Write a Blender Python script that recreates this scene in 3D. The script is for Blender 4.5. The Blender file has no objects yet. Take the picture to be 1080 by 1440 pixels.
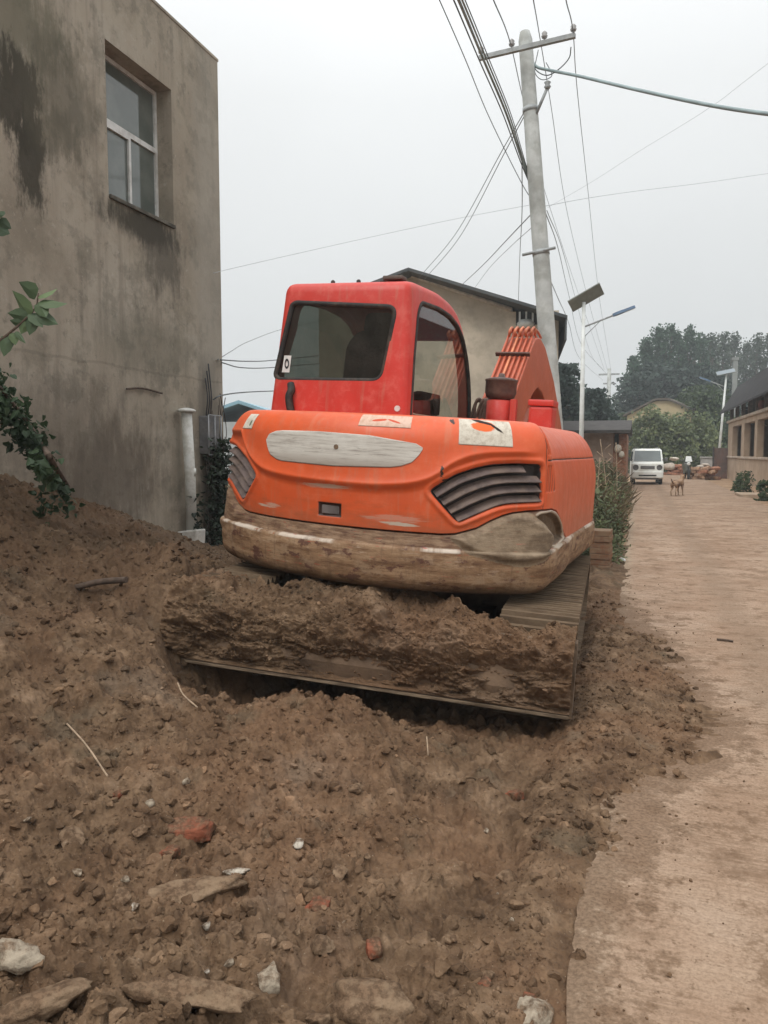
import bpy, bmesh, math, random
import numpy as np
from mathutils import Vector, Matrix, Euler
random.seed(7); RNG = np.random.default_rng(11)
SC = bpy.context.scene
COL = SC.collection
R = math.radians
PI = math.pi

# ------------------------------------------------------------------ camera geometry (Y runs along the road)
F = 1090.0; YAW = R(18.1); PIT = math.atan(84 / 1090.0); HC = 1.5
_f0 = np.array([-math.sin(YAW), math.cos(YAW), 0]); RT = np.array([math.cos(YAW), math.sin(YAW), 0])
FW = _f0 * math.cos(PIT) - np.array([0, 0, 1.0]) * math.sin(PIT); UP = np.cross(RT, FW)
CAM = np.array([0, 0, HC])
def ray(px, py): return FW + RT * (px - 540) / F - UP * (py - 720) / F
def at(px, py, d): return CAM + ray(px, py) * d                     # a point d metres away along the view axis
def onz(px, py, z=0.0):
    r = ray(px, py); return CAM + r * ((z - HC) / r[2])
def onx(px, py, x):
    r = ray(px, py); return CAM + r * (x / r[0])
def ony(px, py, y):
    r = ray(px, py); return CAM + r * (y / r[1])

# ------------------------------------------------------------------ noise helpers
def _h(ix, iy, s):
    n = (ix.astype(np.int64) * 374761393 + iy.astype(np.int64) * 668265263 + s * 974711) & 0x7fffffff
    n = ((n ^ (n >> 13)) * 1274126177) & 0x7fffffff
    n = ((n ^ (n >> 16)) * 1103515245 + 12345) & 0x7fffffff
    return ((n >> 7) & 0xffff) / 65535.0
def vn(x, y, s=0):
    ix = np.floor(x); iy = np.floor(y); fx = x - ix; fy = y - iy
    fx = fx * fx * fx * (fx * (fx * 6 - 15) + 10); fy = fy * fy * fy * (fy * (fy * 6 - 15) + 10)
    a = _h(ix, iy, s); b = _h(ix + 1, iy, s); c = _h(ix, iy + 1, s); d = _h(ix + 1, iy + 1, s)
    return (a * (1 - fx) + b * fx) * (1 - fy) + (c * (1 - fx) + d * fx) * fy - .5
def fbm(x, y, s=0, o=4, g=.5):
    t = 0; a = 1
    for k in range(o):
        t = t + a * vn(x * 2 ** k + 17.3 * k, y * 2 ** k - 9.1 * k, s + k); a *= g
    return t
def lumps(x, y, cell, s, rmin=.25, rmax=.62, p=1.0):
    X = x / cell; Y = y / cell; ix = np.floor(X); iy = np.floor(Y); out = np.zeros_like(X)
    for dx in (-1, 0, 1):
        for dy in (-1, 0, 1):
            cx = ix + dx; cy = iy + dy
            ox = _h(cx, cy, s); oy = _h(cx, cy, s + 31); rr = rmin + (rmax - rmin) * _h(cx, cy, s + 57) ** p
            ax = .75 + .5 * _h(cx, cy, s + 77)
            d2 = ((X - cx - ox) * ax) ** 2 + ((Y - cy - oy) / ax) ** 2
            q_ = np.maximum(0, rr * rr - d2); out = np.maximum(out, .78 * q_ / rr)
    return out * cell
def sst(a, b, x):
    t = np.clip((x - a) / (b - a), 0, 1); return t * t * (3 - 2 * t)
def sdpoly(P, poly):
    P = np.asarray(P, float); poly = np.asarray(poly, float)
    d = np.full(len(P), 1e9); ins = np.zeros(len(P), bool)
    for i in range(len(poly)):
        a = poly[i]; b = poly[(i + 1) % len(poly)]; e = b - a; w = P - a
        t = np.clip((w @ e) / (e @ e), 0, 1); q = w - t[:, None] * e
        d = np.minimum(d, (q * q).sum(1))
        c = ((a[1] <= P[:, 1]) & (b[1] > P[:, 1])) | ((b[1] <= P[:, 1]) & (a[1] > P[:, 1]))
        with np.errstate(divide='ignore', invalid='ignore'):
            xi = a[0] + (P[:, 1] - a[1]) * e[0] / (e[1] if e[1] != 0 else 1e-12)
        ins ^= c & (P[:, 0] < xi)
    d = np.sqrt(d); return np.where(ins, -d, d)

# ------------------------------------------------------------------ object helpers
def tag(o, label=None, cat=None, group=None, kind=None):
    if label: o['label'] = label
    if cat: o['category'] = cat
    if group: o['group'] = group
    if kind: o['kind'] = kind
    return o
def empty(name, loc, rz=0, label=None, cat=None, group=None):
    o = bpy.data.objects.new(name, None); COL.objects.link(o); o.empty_display_size = .2
    o.location = loc; o.rotation_euler = (0, 0, rz)
    return tag(o, label, cat, group)
def link(name, me, mats=None, parent=None):
    o = bpy.data.objects.new(name, me); COL.objects.link(o)
    if mats is not None:
        for m in (mats if isinstance(mats, (list, tuple)) else [mats]): me.materials.append(m)
    if parent is not None: o.parent = parent
    return o
def npmesh(name, V, Fq, mats=None, parent=None, smooth=True, attrs=None, midx=None):
    V = np.asarray(V, np.float32); Fq = np.asarray(Fq, np.int32); k = Fq.shape[1]
    me = bpy.data.meshes.new(name)
    me.vertices.add(len(V)); me.vertices.foreach_set('co', V.ravel())
    me.loops.add(Fq.size); me.loops.foreach_set('vertex_index', Fq.ravel())
    me.polygons.add(len(Fq)); me.polygons.foreach_set('loop_start', np.arange(0, Fq.size, k, dtype=np.int32))
    me.polygons.foreach_set('loop_total', np.full(len(Fq), k, np.int32))
    me.polygons.foreach_set('use_smooth', np.full(len(Fq), smooth))
    if midx is not None: me.polygons.foreach_set('material_index', np.asarray(midx, np.int32))
    if attrs:
        for n, a in attrs.items():
            a = np.asarray(a, np.float32)
            if a.ndim == 2:
                t = me.attributes.new(n, 'FLOAT_VECTOR', 'POINT'); t.data.foreach_set('vector', a.ravel())
            else:
                t = me.attributes.new(n, 'FLOAT', 'POINT'); t.data.foreach_set('value', a)
    me.update(calc_edges=True)
    return link(name, me, mats, parent)
def gridfaces(nr, nc, wrap=False, off=0):
    r = np.arange(nr - 1)[:, None]; c = np.arange(nc if wrap else nc - 1)[None, :]
    a = r * nc + c; b = r * nc + (c + 1) % nc
    return np.stack([a, b, b + nc, a + nc], -1).reshape(-1, 4) + off

class MB:
    """collects simple shapes and links them as ONE mesh object"""
    def __init__(s): s.v = []; s.f = []; s.sm = []; s.mi = []; s.m = 0
    def add(s, V, Fs, smooth=False, T=None):
        o = len(s.v)
        for p in V:
            p = Vector(p)
            if T is not None: p = T @ p
            s.v.append(tuple(p))
        for f in Fs: s.f.append(tuple(i + o for i in f)); s.sm.append(smooth); s.mi.append(s.m)
        return s
    def box(s, c, d, T=None, bev=0.0):
        bm = bmesh.new(); bmesh.ops.create_cube(bm, size=1)
        for v in bm.verts: v.co = Vector((v.co.x * d[0], v.co.y * d[1], v.co.z * d[2]))
        if bev: bmesh.ops.bevel(bm, geom=bm.edges[:], offset=min(bev, min(d) * .45), segments=2, affect='EDGES', profile=.6)
        for v in bm.verts: v.co += Vector(c)
        bm.verts.index_update()
        s.add([v.co[:] for v in bm.verts], [[v.index for v in f.verts] for f in bm.faces], False, T); bm.free(); return s
    def bb(s, a, b, T=None, bev=0.0):
        return s.box([(a[i] + b[i]) / 2 for i in range(3)], [abs(b[i] - a[i]) for i in range(3)], T, bev)
    def tube(s, pts, r, n=8, cap=True, T=None, sq=False):
        pts = [Vector(p) for p in pts]; m = len(pts); rs = r if isinstance(r, (list, tuple)) else [r] * m
        V = []; Fs = []; prev = None
        for i, p in enumerate(pts):
            t = (pts[min(i + 1, m - 1)] - pts[max(i - 1, 0)]).normalized()
            if prev is None:
                a = Vector((0, 0, 1)) if abs(t.z) < .9 else Vector((1, 0, 0))
                u = t.cross(a).normalized()
            else:
                u = (prev - t * prev.dot(t)).normalized()
            prev = u; w = t.cross(u)
            for k in range(n):
                an = 2 * PI * (k + (.5 if sq else 0)) / n
                V.append(p + (u * math.cos(an) + w * math.sin(an)) * rs[i])
        for i in range(m - 1):
            for k in range(n):
                Fs.append((i * n + k, i * n + (k + 1) % n, (i + 1) * n + (k + 1) % n, (i + 1) * n + k))
        s.add(V, Fs, not sq, T)
        if cap:
            s.add(V[:n], [tuple(range(n))[::-1]], False, T); s.add(V[-n:], [tuple(range(n))], False, T)
        return s
    def lathe(s, c, prof, n=20, axis='z', T=None, smooth=True):
        V = []; Fs = []
        for (r, z) in prof:
            for k in range(n):
                a = 2 * PI * k / n; x, y = r * math.cos(a), r * math.sin(a)
                p = (x, y, z) if axis == 'z' else ((z, x, y) if axis == 'x' else (x, z, y))
                V.append((p[0] + c[0], p[1] + c[1], p[2] + c[2]))
        for i in range(len(prof) - 1):
            for k in range(n): Fs.append((i * n + k, i * n + (k + 1) % n, (i + 1) * n + (k + 1) % n, (i + 1) * n + k))
        s.add(V, Fs, smooth, T)
        s.add(V[:n], [tuple(range(n))[::-1]], False, T); s.add(V[-n:], [tuple(range(n))], False, T)
        return s
    def prism(s, poly, a, b, axis='x', T=None, smooth=False):
        n = len(poly)
        def mk(p, t): return (t, p[0], p[1]) if axis == 'x' else ((p[0], t, p[1]) if axis == 'y' else (p[0], p[1], t))
        V = [mk(p, a) for p in poly] + [mk(p, b) for p in poly]
        s.add(V, [(i, (i + 1) % n, n + (i + 1) % n, n + i) for i in range(n)], smooth, T)
        s.add(V[:n], [tuple(range(n))[::-1]], False, T); s.add(V[n:], [tuple(range(n))], False, T)
        return s
    def build(s, name, mats, parent=None, angle=35, bevel=0.0):
        me = bpy.data.meshes.new(name); me.from_pydata(s.v, [], s.f)
        bm = bmesh.new(); bm.from_mesh(me)
        for f, m, q in zip(bm.faces, s.mi, s.sm): f.material_index = m; f.smooth = q
        bmesh.ops.remove_doubles(bm, verts=bm.verts[:], dist=1e-5)
        bmesh.ops.recalc_face_normals(bm, faces=bm.faces[:])
        bm.to_mesh(me); bm.free(); me.update()
        o = link(name, me, mats, parent)
        if bevel:
            b = o.modifiers.new('Bevel', 'BEVEL'); b.width = bevel; b.segments = 2; b.limit_method = 'ANGLE'; b.angle_limit = R(35)
        return o
def bez(pts, n=12):
    """Catmull-Rom through the points"""
    P = [np.asarray(p, float) for p in pts]; P = [2 * P[0] - P[1]] + P + [2 * P[-1] - P[-2]]; out = []
    for i in range(1, len(P) - 2):
        for k in range(n):
            t = k / n; a, b, c, d = P[i - 1:i + 3]
            out.append(.5 * (2 * b + (c - a) * t + (2 * a - 5 * b + 4 * c - d) * t * t + (3 * b - a - 3 * c + d) * t ** 3))
    out.append(P[-2]); return out
def rrect(x0, z0, x1, z1, r, n=5):
    out = []
    for cx, cz, a0 in ((x1 - r, z0 + r, -90), (x1 - r, z1 - r, 0), (x0 + r, z1 - r, 90), (x0 + r, z0 + r, 180)):
        for k in range(n + 1):
            a = R(a0 + 90 * k / n); out.append((cx + r * math.cos(a), cz + r * math.sin(a)))
    return out
def roundpoly(poly, r, n=5):
    out = []; m = len(poly)
    for i in range(m):
        p = np.array(poly[i], float); a = np.array(poly[i - 1], float) - p; b = np.array(poly[(i + 1) % m], float) - p
        rr = min(r, .45 * np.linalg.norm(a), .45 * np.linalg.norm(b))
        A = p + a / np.linalg.norm(a) * rr; B = p + b / np.linalg.norm(b) * rr
        for k in range(n + 1):
            t = k / n; out.append(tuple((1 - t) ** 2 * A + 2 * t * (1 - t) * p + t * t * B))
    return out
def boolean(o, cutters):
    for c in cutters:
        m = o.modifiers.new('b', 'BOOLEAN'); m.object = c; m.operation = 'DIFFERENCE'; m.solver = 'EXACT'
    dg = bpy.context.evaluated_depsgraph_get(); dg.update()
    me = bpy.data.meshes.new_from_object(o.evaluated_get(dg))
    mats = list(o.data.materials); o.modifiers.clear(); o.data = me
    me.materials.clear()
    for m in mats: me.materials.append(m)
    for c in cutters:
        d = c.data; bpy.data.objects.remove(c); bpy.data.meshes.remove(d)

# ------------------------------------------------------------------ material helpers
class NB:
    def __init__(s, name):
        s.mat = bpy.data.materials.new(name); s.mat.use_nodes = True; s.t = s.mat.node_tree
        s.p = s.t.nodes['Principled BSDF']; s.out = s.t.nodes['Material Output']; s.tc = None
    def n(s, ty, **kw):
        x = s.t.nodes.new('ShaderNode' + ty)
        for k, v in kw.items():
            if k in x.inputs.keys() if isinstance(k, str) else False: s.set(x.inputs[k], v)
            else: setattr(x, k, v)
        return x
    def set(s, inp, v):
        if isinstance(v, bpy.types.NodeSocket): s.t.links.new(v, inp)
        elif isinstance(v, (tuple, list)) and len(v) == 3 and inp.type == 'RGBA': inp.default_value = (*v, 1)
        else: inp.default_value = v
    def co(s, scale=(1, 1, 1), kind='Object', rot=(0, 0, 0)):
        if s.tc is None: s.tc = s.n('TexCoord')
        m = s.n('Mapping'); s.t.links.new(s.tc.outputs[kind], m.inputs['Vector']); m.inputs['Scale'].default_value = scale
        m.inputs['Rotation'].default_value = rot
        return m.outputs[0]
    def attr(s, name, vec=False, scale=None):
        a = s.n('Attribute', attribute_name=name)
        if not vec: return a.outputs['Fac']
        if scale is None: return a.outputs['Vector']
        m = s.n('Mapping'); s.t.links.new(a.outputs['Vector'], m.inputs['Vector']); m.inputs['Scale'].default_value = scale
        return m.outputs[0]
    def noise(s, vec, scale, detail=4, rough=.55, dist=0):
        x = s.n('TexNoise'); s.t.links.new(vec, x.inputs['Vector']); x.inputs['Scale'].default_value = scale
        x.inputs['Detail'].default_value = detail; x.inputs['Roughness'].default_value = rough; x.inputs['Distortion'].default_value = dist
        return x.outputs['Fac']
    def vor(s, vec, scale, feat='F1', out='Distance'):
        x = s.n('TexVoronoi', feature=feat); s.t.links.new(vec, x.inputs['Vector']); x.inputs['Scale'].default_value = scale
        return x.outputs[out]
    def ramp(s, fac, stops, interp='LINEAR'):
        x = s.n('ValToRGB'); s.t.links.new(fac, x.inputs[0]); e = x.color_ramp.elements; x.color_ramp.interpolation = interp
        while len(e) < len(stops): e.new(.5)
        for k, (p, c) in enumerate(stops):
            e[k].position = p; e[k].color = (c, c, c, 1) if not isinstance(c, (tuple, list)) else (*c[:3], 1)
        return x.outputs[0]
    def mr(s, v, a, b, c=0., d=1., smooth=True):
        x = s.n('MapRange', interpolation_type='SMOOTHSTEP' if smooth else 'LINEAR'); s.set(x.inputs[0], v)
        for i, k in enumerate((a, b, c, d)): x.inputs[i + 1].default_value = k
        return x.outputs[0]
    def math(s, op, a, b=None):
        x = s.n('Math', operation=op); s.set(x.inputs[0], a)
        if b is not None: s.set(x.inputs[1], b)
        return x.outputs[0]
    def mix(s, fac, a, b, mode='MIX'):
        x = s.n('Mix', data_type='RGBA', blend_type=mode); s.set(x.inputs[0], fac)
        s.set(x.inputs[6], a); s.set(x.inputs[7], b); return x.outputs[2]
    def bump(s, h, strength=.5, dist=.02, prev=None):
        x = s.n('Bump'); s.t.links.new(h, x.inputs['Height']); x.inputs['Strength'].default_value = strength; x.inputs['Distance'].default_value = dist
        if prev is not None: s.t.links.new(prev, x.inputs['Normal'])
        return x.outputs[0]
    def fin(s, col=None, rough=None, normal=None, metal=None, spec=None):
        if col is not None: s.set(s.p.inputs['Base Color'], col)
        if rough is not None: s.set(s.p.inputs['Roughness'], rough)
        if normal is not None: s.set(s.p.inputs['Normal'], normal)
        if metal is not None: s.set(s.p.inputs['Metallic'], metal)
        if spec is not None: s.set(s.p.inputs['Specular IOR Level'], spec)
        return s.mat
def plain(name, base, rough=.7, var=.25, sc=6, bump=.25, bsc=40, metal=0, spec=.4, dirt=None, dirtamt=.5, island=0):
    b = NB(name); v = b.co(); n1 = b.noise(v, sc, 5, .6)
    c = b.mix(b.mr(n1, .3, .7), tuple(x * (1 - var) for x in base), tuple(min(1, x * (1 + var)) for x in base))
    if dirt is not None: c = b.mix(b.math('MULTIPLY', b.mr(b.noise(v, sc * .7 + 1.3, 6, .65), .42, .66), dirtamt), c, dirt)
    if island:
        g = b.n('NewGeometry'); k = b.mr(g.outputs['Random Per Island'], 0, 1, 1 - island, 1 + island, False)
        h = b.n('HueSaturation'); b.set(h.inputs['Color'], c); b.set(h.inputs['Value'], k); c = h.outputs[0]
    nm = b.bump(b.noise(v, bsc, 4, .6), bump, .01) if bump else None
    return b.fin(c, rough, nm, metal, spec)
def glass_mat(name, tint, refl=1.0, rough=.02, dust=None, dustamt=0.):
    b = NB(name); t = b.n('BsdfTransparent'); b.set(t.inputs[0], tint); g = b.n('BsdfGlossy'); b.set(g.inputs['Roughness'], rough)
    fr = b.n('Fresnel'); fr.inputs[0].default_value = 1.5
    m = b.n('MixShader'); b.set(m.inputs[0], b.math('MULTIPLY', fr.outputs[0], refl)); b.t.links.new(t.outputs[0], m.inputs[1]); b.t.links.new(g.outputs[0], m.inputs[2])
    o = m.outputs[0]
    if dust is not None:
        df = b.n('BsdfDiffuse'); b.set(df.inputs[0], dust); m2 = b.n('MixShader')
        b.set(m2.inputs[0], b.math('MULTIPLY', b.mr(b.noise(b.co(), 5, 6, .7), .3, .75), dustamt)); b.t.links.new(o, m2.inputs[1]); b.t.links.new(df.outputs[0], m2.inputs[2]); o = m2.outputs[0]
    b.t.links.new(o, b.out.inputs[0]); return b.mat
def leafmat(name, a, c, rough=.55, trans=.25):
    b = NB(name); g = b.n('NewGeometry')
    col = b.ramp(g.outputs['Random Per Island'], [(0, a), (.7, tuple((x + y) / 2 for x, y in zip(a, c))), (1, c)])
    col = b.mix(b.mr(b.noise(b.co(), .9, 3), .3, .7), col, tuple(x * .62 for x in a))
    b.fin(col, rough, None, 0, .3)
    if trans:
        tr = b.n('BsdfTranslucent'); b.set(tr.inputs[0], col); m = b.n('MixShader'); m.inputs[0].default_value = trans
        b.t.links.new(b.p.outputs[0], m.inputs[1]); b.t.links.new(tr.outputs[0], m.inputs[2]); b.t.links.new(m.outputs[0], b.out.inputs[0])
    return b.mat
# ================================================================== TERRAIN
MB_ = np.array([-1.616, 6.214, 0.0])                                # slewing centre of the excavator on the ground
def rotm(h, roll):
    c, s = math.cos(h), math.sin(h); Rz = np.array([[c, s, 0], [-s, c, 0], [0, 0, 1]])
    c, s = math.cos(roll), math.sin(roll); return Rz @ np.array([[c, 0, s], [0, 1, 0], [-s, 0, c]])
ML = rotm(R(-1.9), R(3.4)); MU = rotm(R(4.1), R(3.4))
def lw(p): return MB_ + ML @ np.array(p, float)                     # undercarriage frame to world

_cp = []
for px, py, z in [(805,1400,-.03),(540,1440,-.02),(270,1440,.0),(0,1440,.05),(0,1300,.1),(300,1250,.06),(600,1250,.0),(800,1200,-.02),
                  (700,1100,.0),(850,1050,.02),(560,1110,.02),(250,1110,.13),(0,1100,.22),(0,950,.42),(120,950,.36),(228,925,.38),
                  (432,968,.17),(520,1000,.11),(650,1032,.0),(800,1045,-.06),(900,1000,.02),(930,920,.02),(870,870,.03),
                  (845,830,.03),(225,870,.52),(120,850,.52),(0,800,.78),(110,760,.85),(200,790,.5),(290,815,.42),(240,975,.27)]:
    p = onz(px, py, z); _cp.append((p[0], p[1], z))
for p in [(-1.36, -2.12, .36), (-1.38, -1.7, .60), (-1.30, -1.98, .52), (-1.55, -2.0, .50), (-1.3, -1.35, .66), (-1.27, -2.3, .30), (-1.24, -2.13, .30), (-1.45, -2.2, .46), (-1.5, -1.7, .64), (-1.32, -1.85, .60), (-1.0, -2.25, -.10), (-.95, -1.9, -.12), (-.5, -2.0, -.08), (.2, -2.0, -.02), (.9, -2.0, .02), (0, 0, -.05), (-1, .5, -.02), (1, .5, -.02), (0, -1, -.06), (.9, -1, -.02), (-.9, -1, -.04), (0, 2.5, 0), (1.3, 2, 0.02), (-1.5, 2.5, .1), (1.35, -.5, .02)]:
    w = lw(p); _cp.append(tuple(w))
_cp += [(-5.5, 4.4, 1.32), (-5.5, 5.6, 1.22), (-5.5, 6.64, 1.07), (-5.5, 7.71, .6), (-5.5, 8.7, .24), (-5.5, 9.6, .18), (-4, 9.7, .2), (-3, 9, .15), (-4.3, 8.2, .3),
        (-7, 4, 1.3), (-7, 9, .2), (-5, 12, .1), (-2, 12, 0), (.3, 12, -.03), (1.6, 8, -.1), (1.6, 3, -.1), (1.6, 0, -.1), (0, -1, -.04), (-3, -1, .1), (-7, -1, .5), (-4, 2, .5), (-7, 2, 1.0), (-3.6, 6.6, .4)]
_cp = np.array(_cp)
def _tps(d2): return np.where(d2 > 1e-12, d2 * np.log(np.maximum(d2, 1e-12)), 0)
_N = len(_cp); _K = _tps(((_cp[:, None, :2] - _cp[None, :, :2]) ** 2).sum(-1)) + np.eye(_N) * .03
_A = np.zeros((_N + 3, _N + 3)); _A[:_N, :_N] = _K; _A[:_N, _N] = 1; _A[:_N, _N + 1:] = _cp[:, :2]; _A[_N:, :_N] = _A[:_N, _N:].T
_W = np.linalg.solve(_A, np.r_[_cp[:, 2], 0, 0, 0])
def hbase(x, y):
    x = np.asarray(x, float); y = np.asarray(y, float); t = _W[_N] + _W[_N + 1] * x + _W[_N + 2] * y
    for i in range(_N): t = t + _W[i] * _tps((x - _cp[i, 0]) ** 2 + (y - _cp[i, 1]) ** 2)
    return t
_ey = np.array([-3, 1.5, 2.4, 2.9, 3.3, 3.9, 4.4, 4.9, 5.5, 6.2, 7.2, 8.2, 9.2, 11, 14])
_ex = np.array([-.15, -.15, -.13, -.02, .10, .33, .45, .42, .36, .28, .08, -.1, -.14, -.12, -.1])
def hdirt(x, y, fine=True):
    """height of the dug-over soil"""
    h = hbase(x, y)
    e = np.interp(y, _ey, _ex) + .30 * fbm(x * 1.7, y * 1.7, 5, 4, .6) * sst(2.6, 3.6, y) + .035 * fbm(x * 6, y * 6, 8, 3)
    ins = e - x                                                     # > 0 on the soil side of the ragged edge
    amp = sst(-.05, .45, ins)
    h = h + .22 * fbm(x * .9, y * .9, 1, 4, .5) * amp * .6
    if fine:
        m1 = sst(-.12, .18, fbm(x * .8 + 3, y * .8, 40, 3)); m2 = sst(-.15, .15, fbm(x * 1.3, y * 1.3 + 9, 43, 3))
        h = h + amp * (.50 * lumps(x, y, .30, 21, .15, .50, 2.5) * (.55 + .45 * m1) + 1.0 * lumps(x + .05 * fbm(x * 9, y * 9, 3), y + .05 * fbm(x * 9 + 5, y * 9, 13), .13, 22, .2, .68, 1.6) * (.55 + .45 * m2)
             + .85 * lumps(x + .02 * fbm(x * 20, y * 20, 4), y + .02 * fbm(x * 20 + 7, y * 20, 14), .062, 23, .3, .78) * (.7 + .3 * m1) + .72 * lumps(x + .008 * fbm(x * 40, y * 40, 15), y, .031, 24, .3, .78) + .7 * lumps(x, y, .016, 26, .2, .62) * sst(4.5, 2.5, y) + .032 * fbm(x * 9, y * 9, 6, 3, .45) + .004 * fbm(x * 36, y * 36, 7, 2, .5) - .04)
    # thin out onto the road
    bl = sst(-.5, -.24, x)
    thin = np.clip(ins, -.6, .35) * .17 - .004
    if fine: thin = thin + .8 * lumps(x, y, .055, 25, .1, .6, 1.5) + .75 * lumps(x, y, .12, 27, .05, .5, 2.) * sst(-.25, .1, ins) + .7 * lumps(x, y, .028, 28, .15, .6) - .012
    else: thin = thin + .01
    h = h * (1 - bl) + np.where(ins > -.6, np.minimum(np.maximum(h, thin - .01), thin), -.08) * bl
    return h
def hground(px, py):
    z = 0.
    for _ in range(12):
        p = onz(px, py, z); z = .5 * z + .5 * float(hdirt(np.array([p[0]]), np.array([p[1]]), False)[0])
    p = onz(px, py, z); return Vector((p[0], p[1], z))

def m_dirt(name='dirt_soil', isl=False):
    b = NB(name); v = b.co()
    big = b.noise(v, .9, 4, .55); mid = b.noise(v, 5, 6, .65); fin = b.noise(v, 38, 5, .7); vor = b.vor(v, 26)
    c = b.ramp(mid, [(.27, (.062, .038, .022)), (.44, (.145, .090, .051)), (.58, (.235, .152, .090)), (.74, (.38, .262, .168))])
    c = b.mix(b.mr(big, .42, .62), c, b.mix(.5, c, (.235, .128, .070)))
    c = b.mix(b.math('MULTIPLY', b.mr(b.noise(v, 2.3, 4, .6), .56, .70), .55), c, (.105, .092, .060))
    c = b.mix(b.math('MULTIPLY', b.mr(b.noise(v, 1.15, 5, .6), .55, .68), .6), c, (.27, .185, .125))
    c = b.mix(b.mr(fin, .35, .7, 0, .55), b.mix(.45, c, (.05, .03, .02)), c)
    c = b.mix(b.math('MULTIPLY', b.mr(b.noise(v, 90, 3, .7), .66, .72), .6), c, (.36, .29, .21))
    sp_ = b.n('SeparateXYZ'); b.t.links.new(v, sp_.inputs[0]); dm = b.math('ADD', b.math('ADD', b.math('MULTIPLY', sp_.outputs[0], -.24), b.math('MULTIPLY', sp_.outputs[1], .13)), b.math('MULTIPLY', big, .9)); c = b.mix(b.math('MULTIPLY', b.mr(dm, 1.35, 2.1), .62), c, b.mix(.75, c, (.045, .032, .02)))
    if isl:
        g_ = b.n('NewGeometry'); k_ = b.ramp(g_.outputs['Random Per Island'], [(0, .68), (.55, .92), (.92, 1.18), (1, 1.6)]); c = b.mix(1., c, k_, 'MULTIPLY')
    n1 = b.bump(mid, .6, .05); n2 = b.bump(vor, .35, .02, n1); n3 = b.bump(fin, .7, .012, n2); n4 = b.bump(b.noise(v, 140, 3, .7), .5, .004, n3)
    return b.fin(c, .93, n4, 0, .15)
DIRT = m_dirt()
dd_ = [.55]
while dd_[-1] < 14.5: dd_.append(dd_[-1] * (1.010 if dd_[-1] < 1.1 else 1.0019 if dd_[-1] < 4.5 else 1.003) if dd_[-1] < 9 else dd_[-1] + .09)
dd_ = np.r_[np.arange(-2.6, .55, .12), dd_]; lt_ = np.r_[np.linspace(-2.3, -.60, 60)[:-1], np.linspace(-.58, .40, 620), np.linspace(.40, 1.2, 40)[1:]]
D2, L2 = np.meshgrid(dd_, lt_, indexing='ij'); L2 = L2 * np.maximum(D2, .9)
gx = (L2 * RT[0] + D2 * _f0[0]).ravel(); gy = (L2 * RT[1] + D2 * _f0[1]).ravel()
okv = (gx > -7.3) & (gx < 1.55) & (gy > -2.4) & (gy < 13.3)
gz = np.zeros(len(gx)); gz[okv] = hdirt(gx[okv], gy[okv])
fq = gridfaces(len(dd_), len(lt_)); fq = fq[okv[fq].all(1) & ~((gx[fq] > -.02).all(1) & (gz[fq] < -.05).all(1))][:, ::-1]
us_ = np.unique(fq); mp_ = np.zeros(len(gx), np.int64); mp_[us_] = np.arange(len(us_))
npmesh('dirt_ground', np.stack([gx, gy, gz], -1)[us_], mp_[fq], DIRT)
tag(bpy.data.objects['dirt_ground'], kind='structure')

# far ground sheet
b = NB('bare_ground'); v = b.co()
c = b.ramp(b.noise(v, .35, 8, .65), [(.3, (.10, .075, .045)), (.5, (.19, .135, .085)), (.7, (.10, .10, .05))])
mg = b.fin(c, .95, b.bump(b.noise(v, 6, 6, .7), .6, .05), 0, .1)
o = MB().add([(-260, -14, -.24), (260, -14, -.24), (260, 420, -.24), (-260, 420, -.24)], [(0, 1, 2, 3)]).build('ground', mg); tag(o, kind='structure')
# earth strips right of the road and beyond the road's end
b = NB('yard_earth'); v = b.co()
c = b.ramp(b.noise(v, 1.1, 8, .65), [(.3, (.17, .105, .062)), (.5, (.30, .20, .125)), (.72, (.40, .29, .19))])
my = b.fin(c, .95, b.bump(b.noise(v, 14, 6, .7), .6, .03), 0, .1)
def strip(name, x0, x1, y0, y1, z, m, n=(30, 60), amp=.03):
    xs = np.linspace(x0, x1, n[0]); ys = np.linspace(y0, y1, n[1]); X, Y = np.meshgrid(xs, ys); X, Y = X.ravel(), Y.ravel()
    o = npmesh(name, np.stack([X, Y, z + amp * fbm(X * .9, Y * .9, 70, 4)], -1), gridfaces(n[1], n[0]), m); return tag(o, kind='structure')
strip('road_verge', 3.40, 9, -6, 56, -.035, my, (30, 200), .03)
strip('yard', -12, 20, 54.4, 92, -.04, my, (60, 60), .06)
strip('verge_soil', -9, -.1, 12.6, 56, -.06, my, (40, 120), .07)

# concrete road: broom-grooved slab with soil trodden in
b = NB('concrete_road'); v = b.co()
n1 = b.noise(v, 1.1, 8, .66); n2 = b.noise(v, 6, 7, .7); wv = b.noise(v, 2.5, 3, .5)
wob = b.n('VectorMath', operation='ADD'); b.t.links.new(b.co((2.2, 34, 1)), wob.inputs[0]); wm = b.n('VectorMath', operation='SCALE'); b.t.links.new(b.n('TexNoise').outputs['Color'], wm.inputs[0]); wm.inputs['Scale'].default_value = .0; b.t.links.new(wm.outputs[0], wob.inputs[1])
gr = b.noise(wob.outputs[0], 1.5, 5, .65); gr2 = b.noise(b.co((.9, 2.6, 1)), 1.3, 8, .72)
fine = b.noise(v, 70, 4, .7); patch_ = b.mr(b.noise(v, .9, 5, .6), .40, .62)
c = b.ramp(n1, [(.28, (.31, .20, .132)), (.43, (.42, .285, .195)), (.56, (.51, .37, .265)), (.75, (.60, .465, .355))])
c = b.mix(b.math('MULTIPLY', b.math('MULTIPLY', b.mr(gr, .40, .56, 1, 0), b.math('ADD', .22, b.math('MULTIPLY', patch_, .78))), .44), c, (.17, .105, .062))
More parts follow.
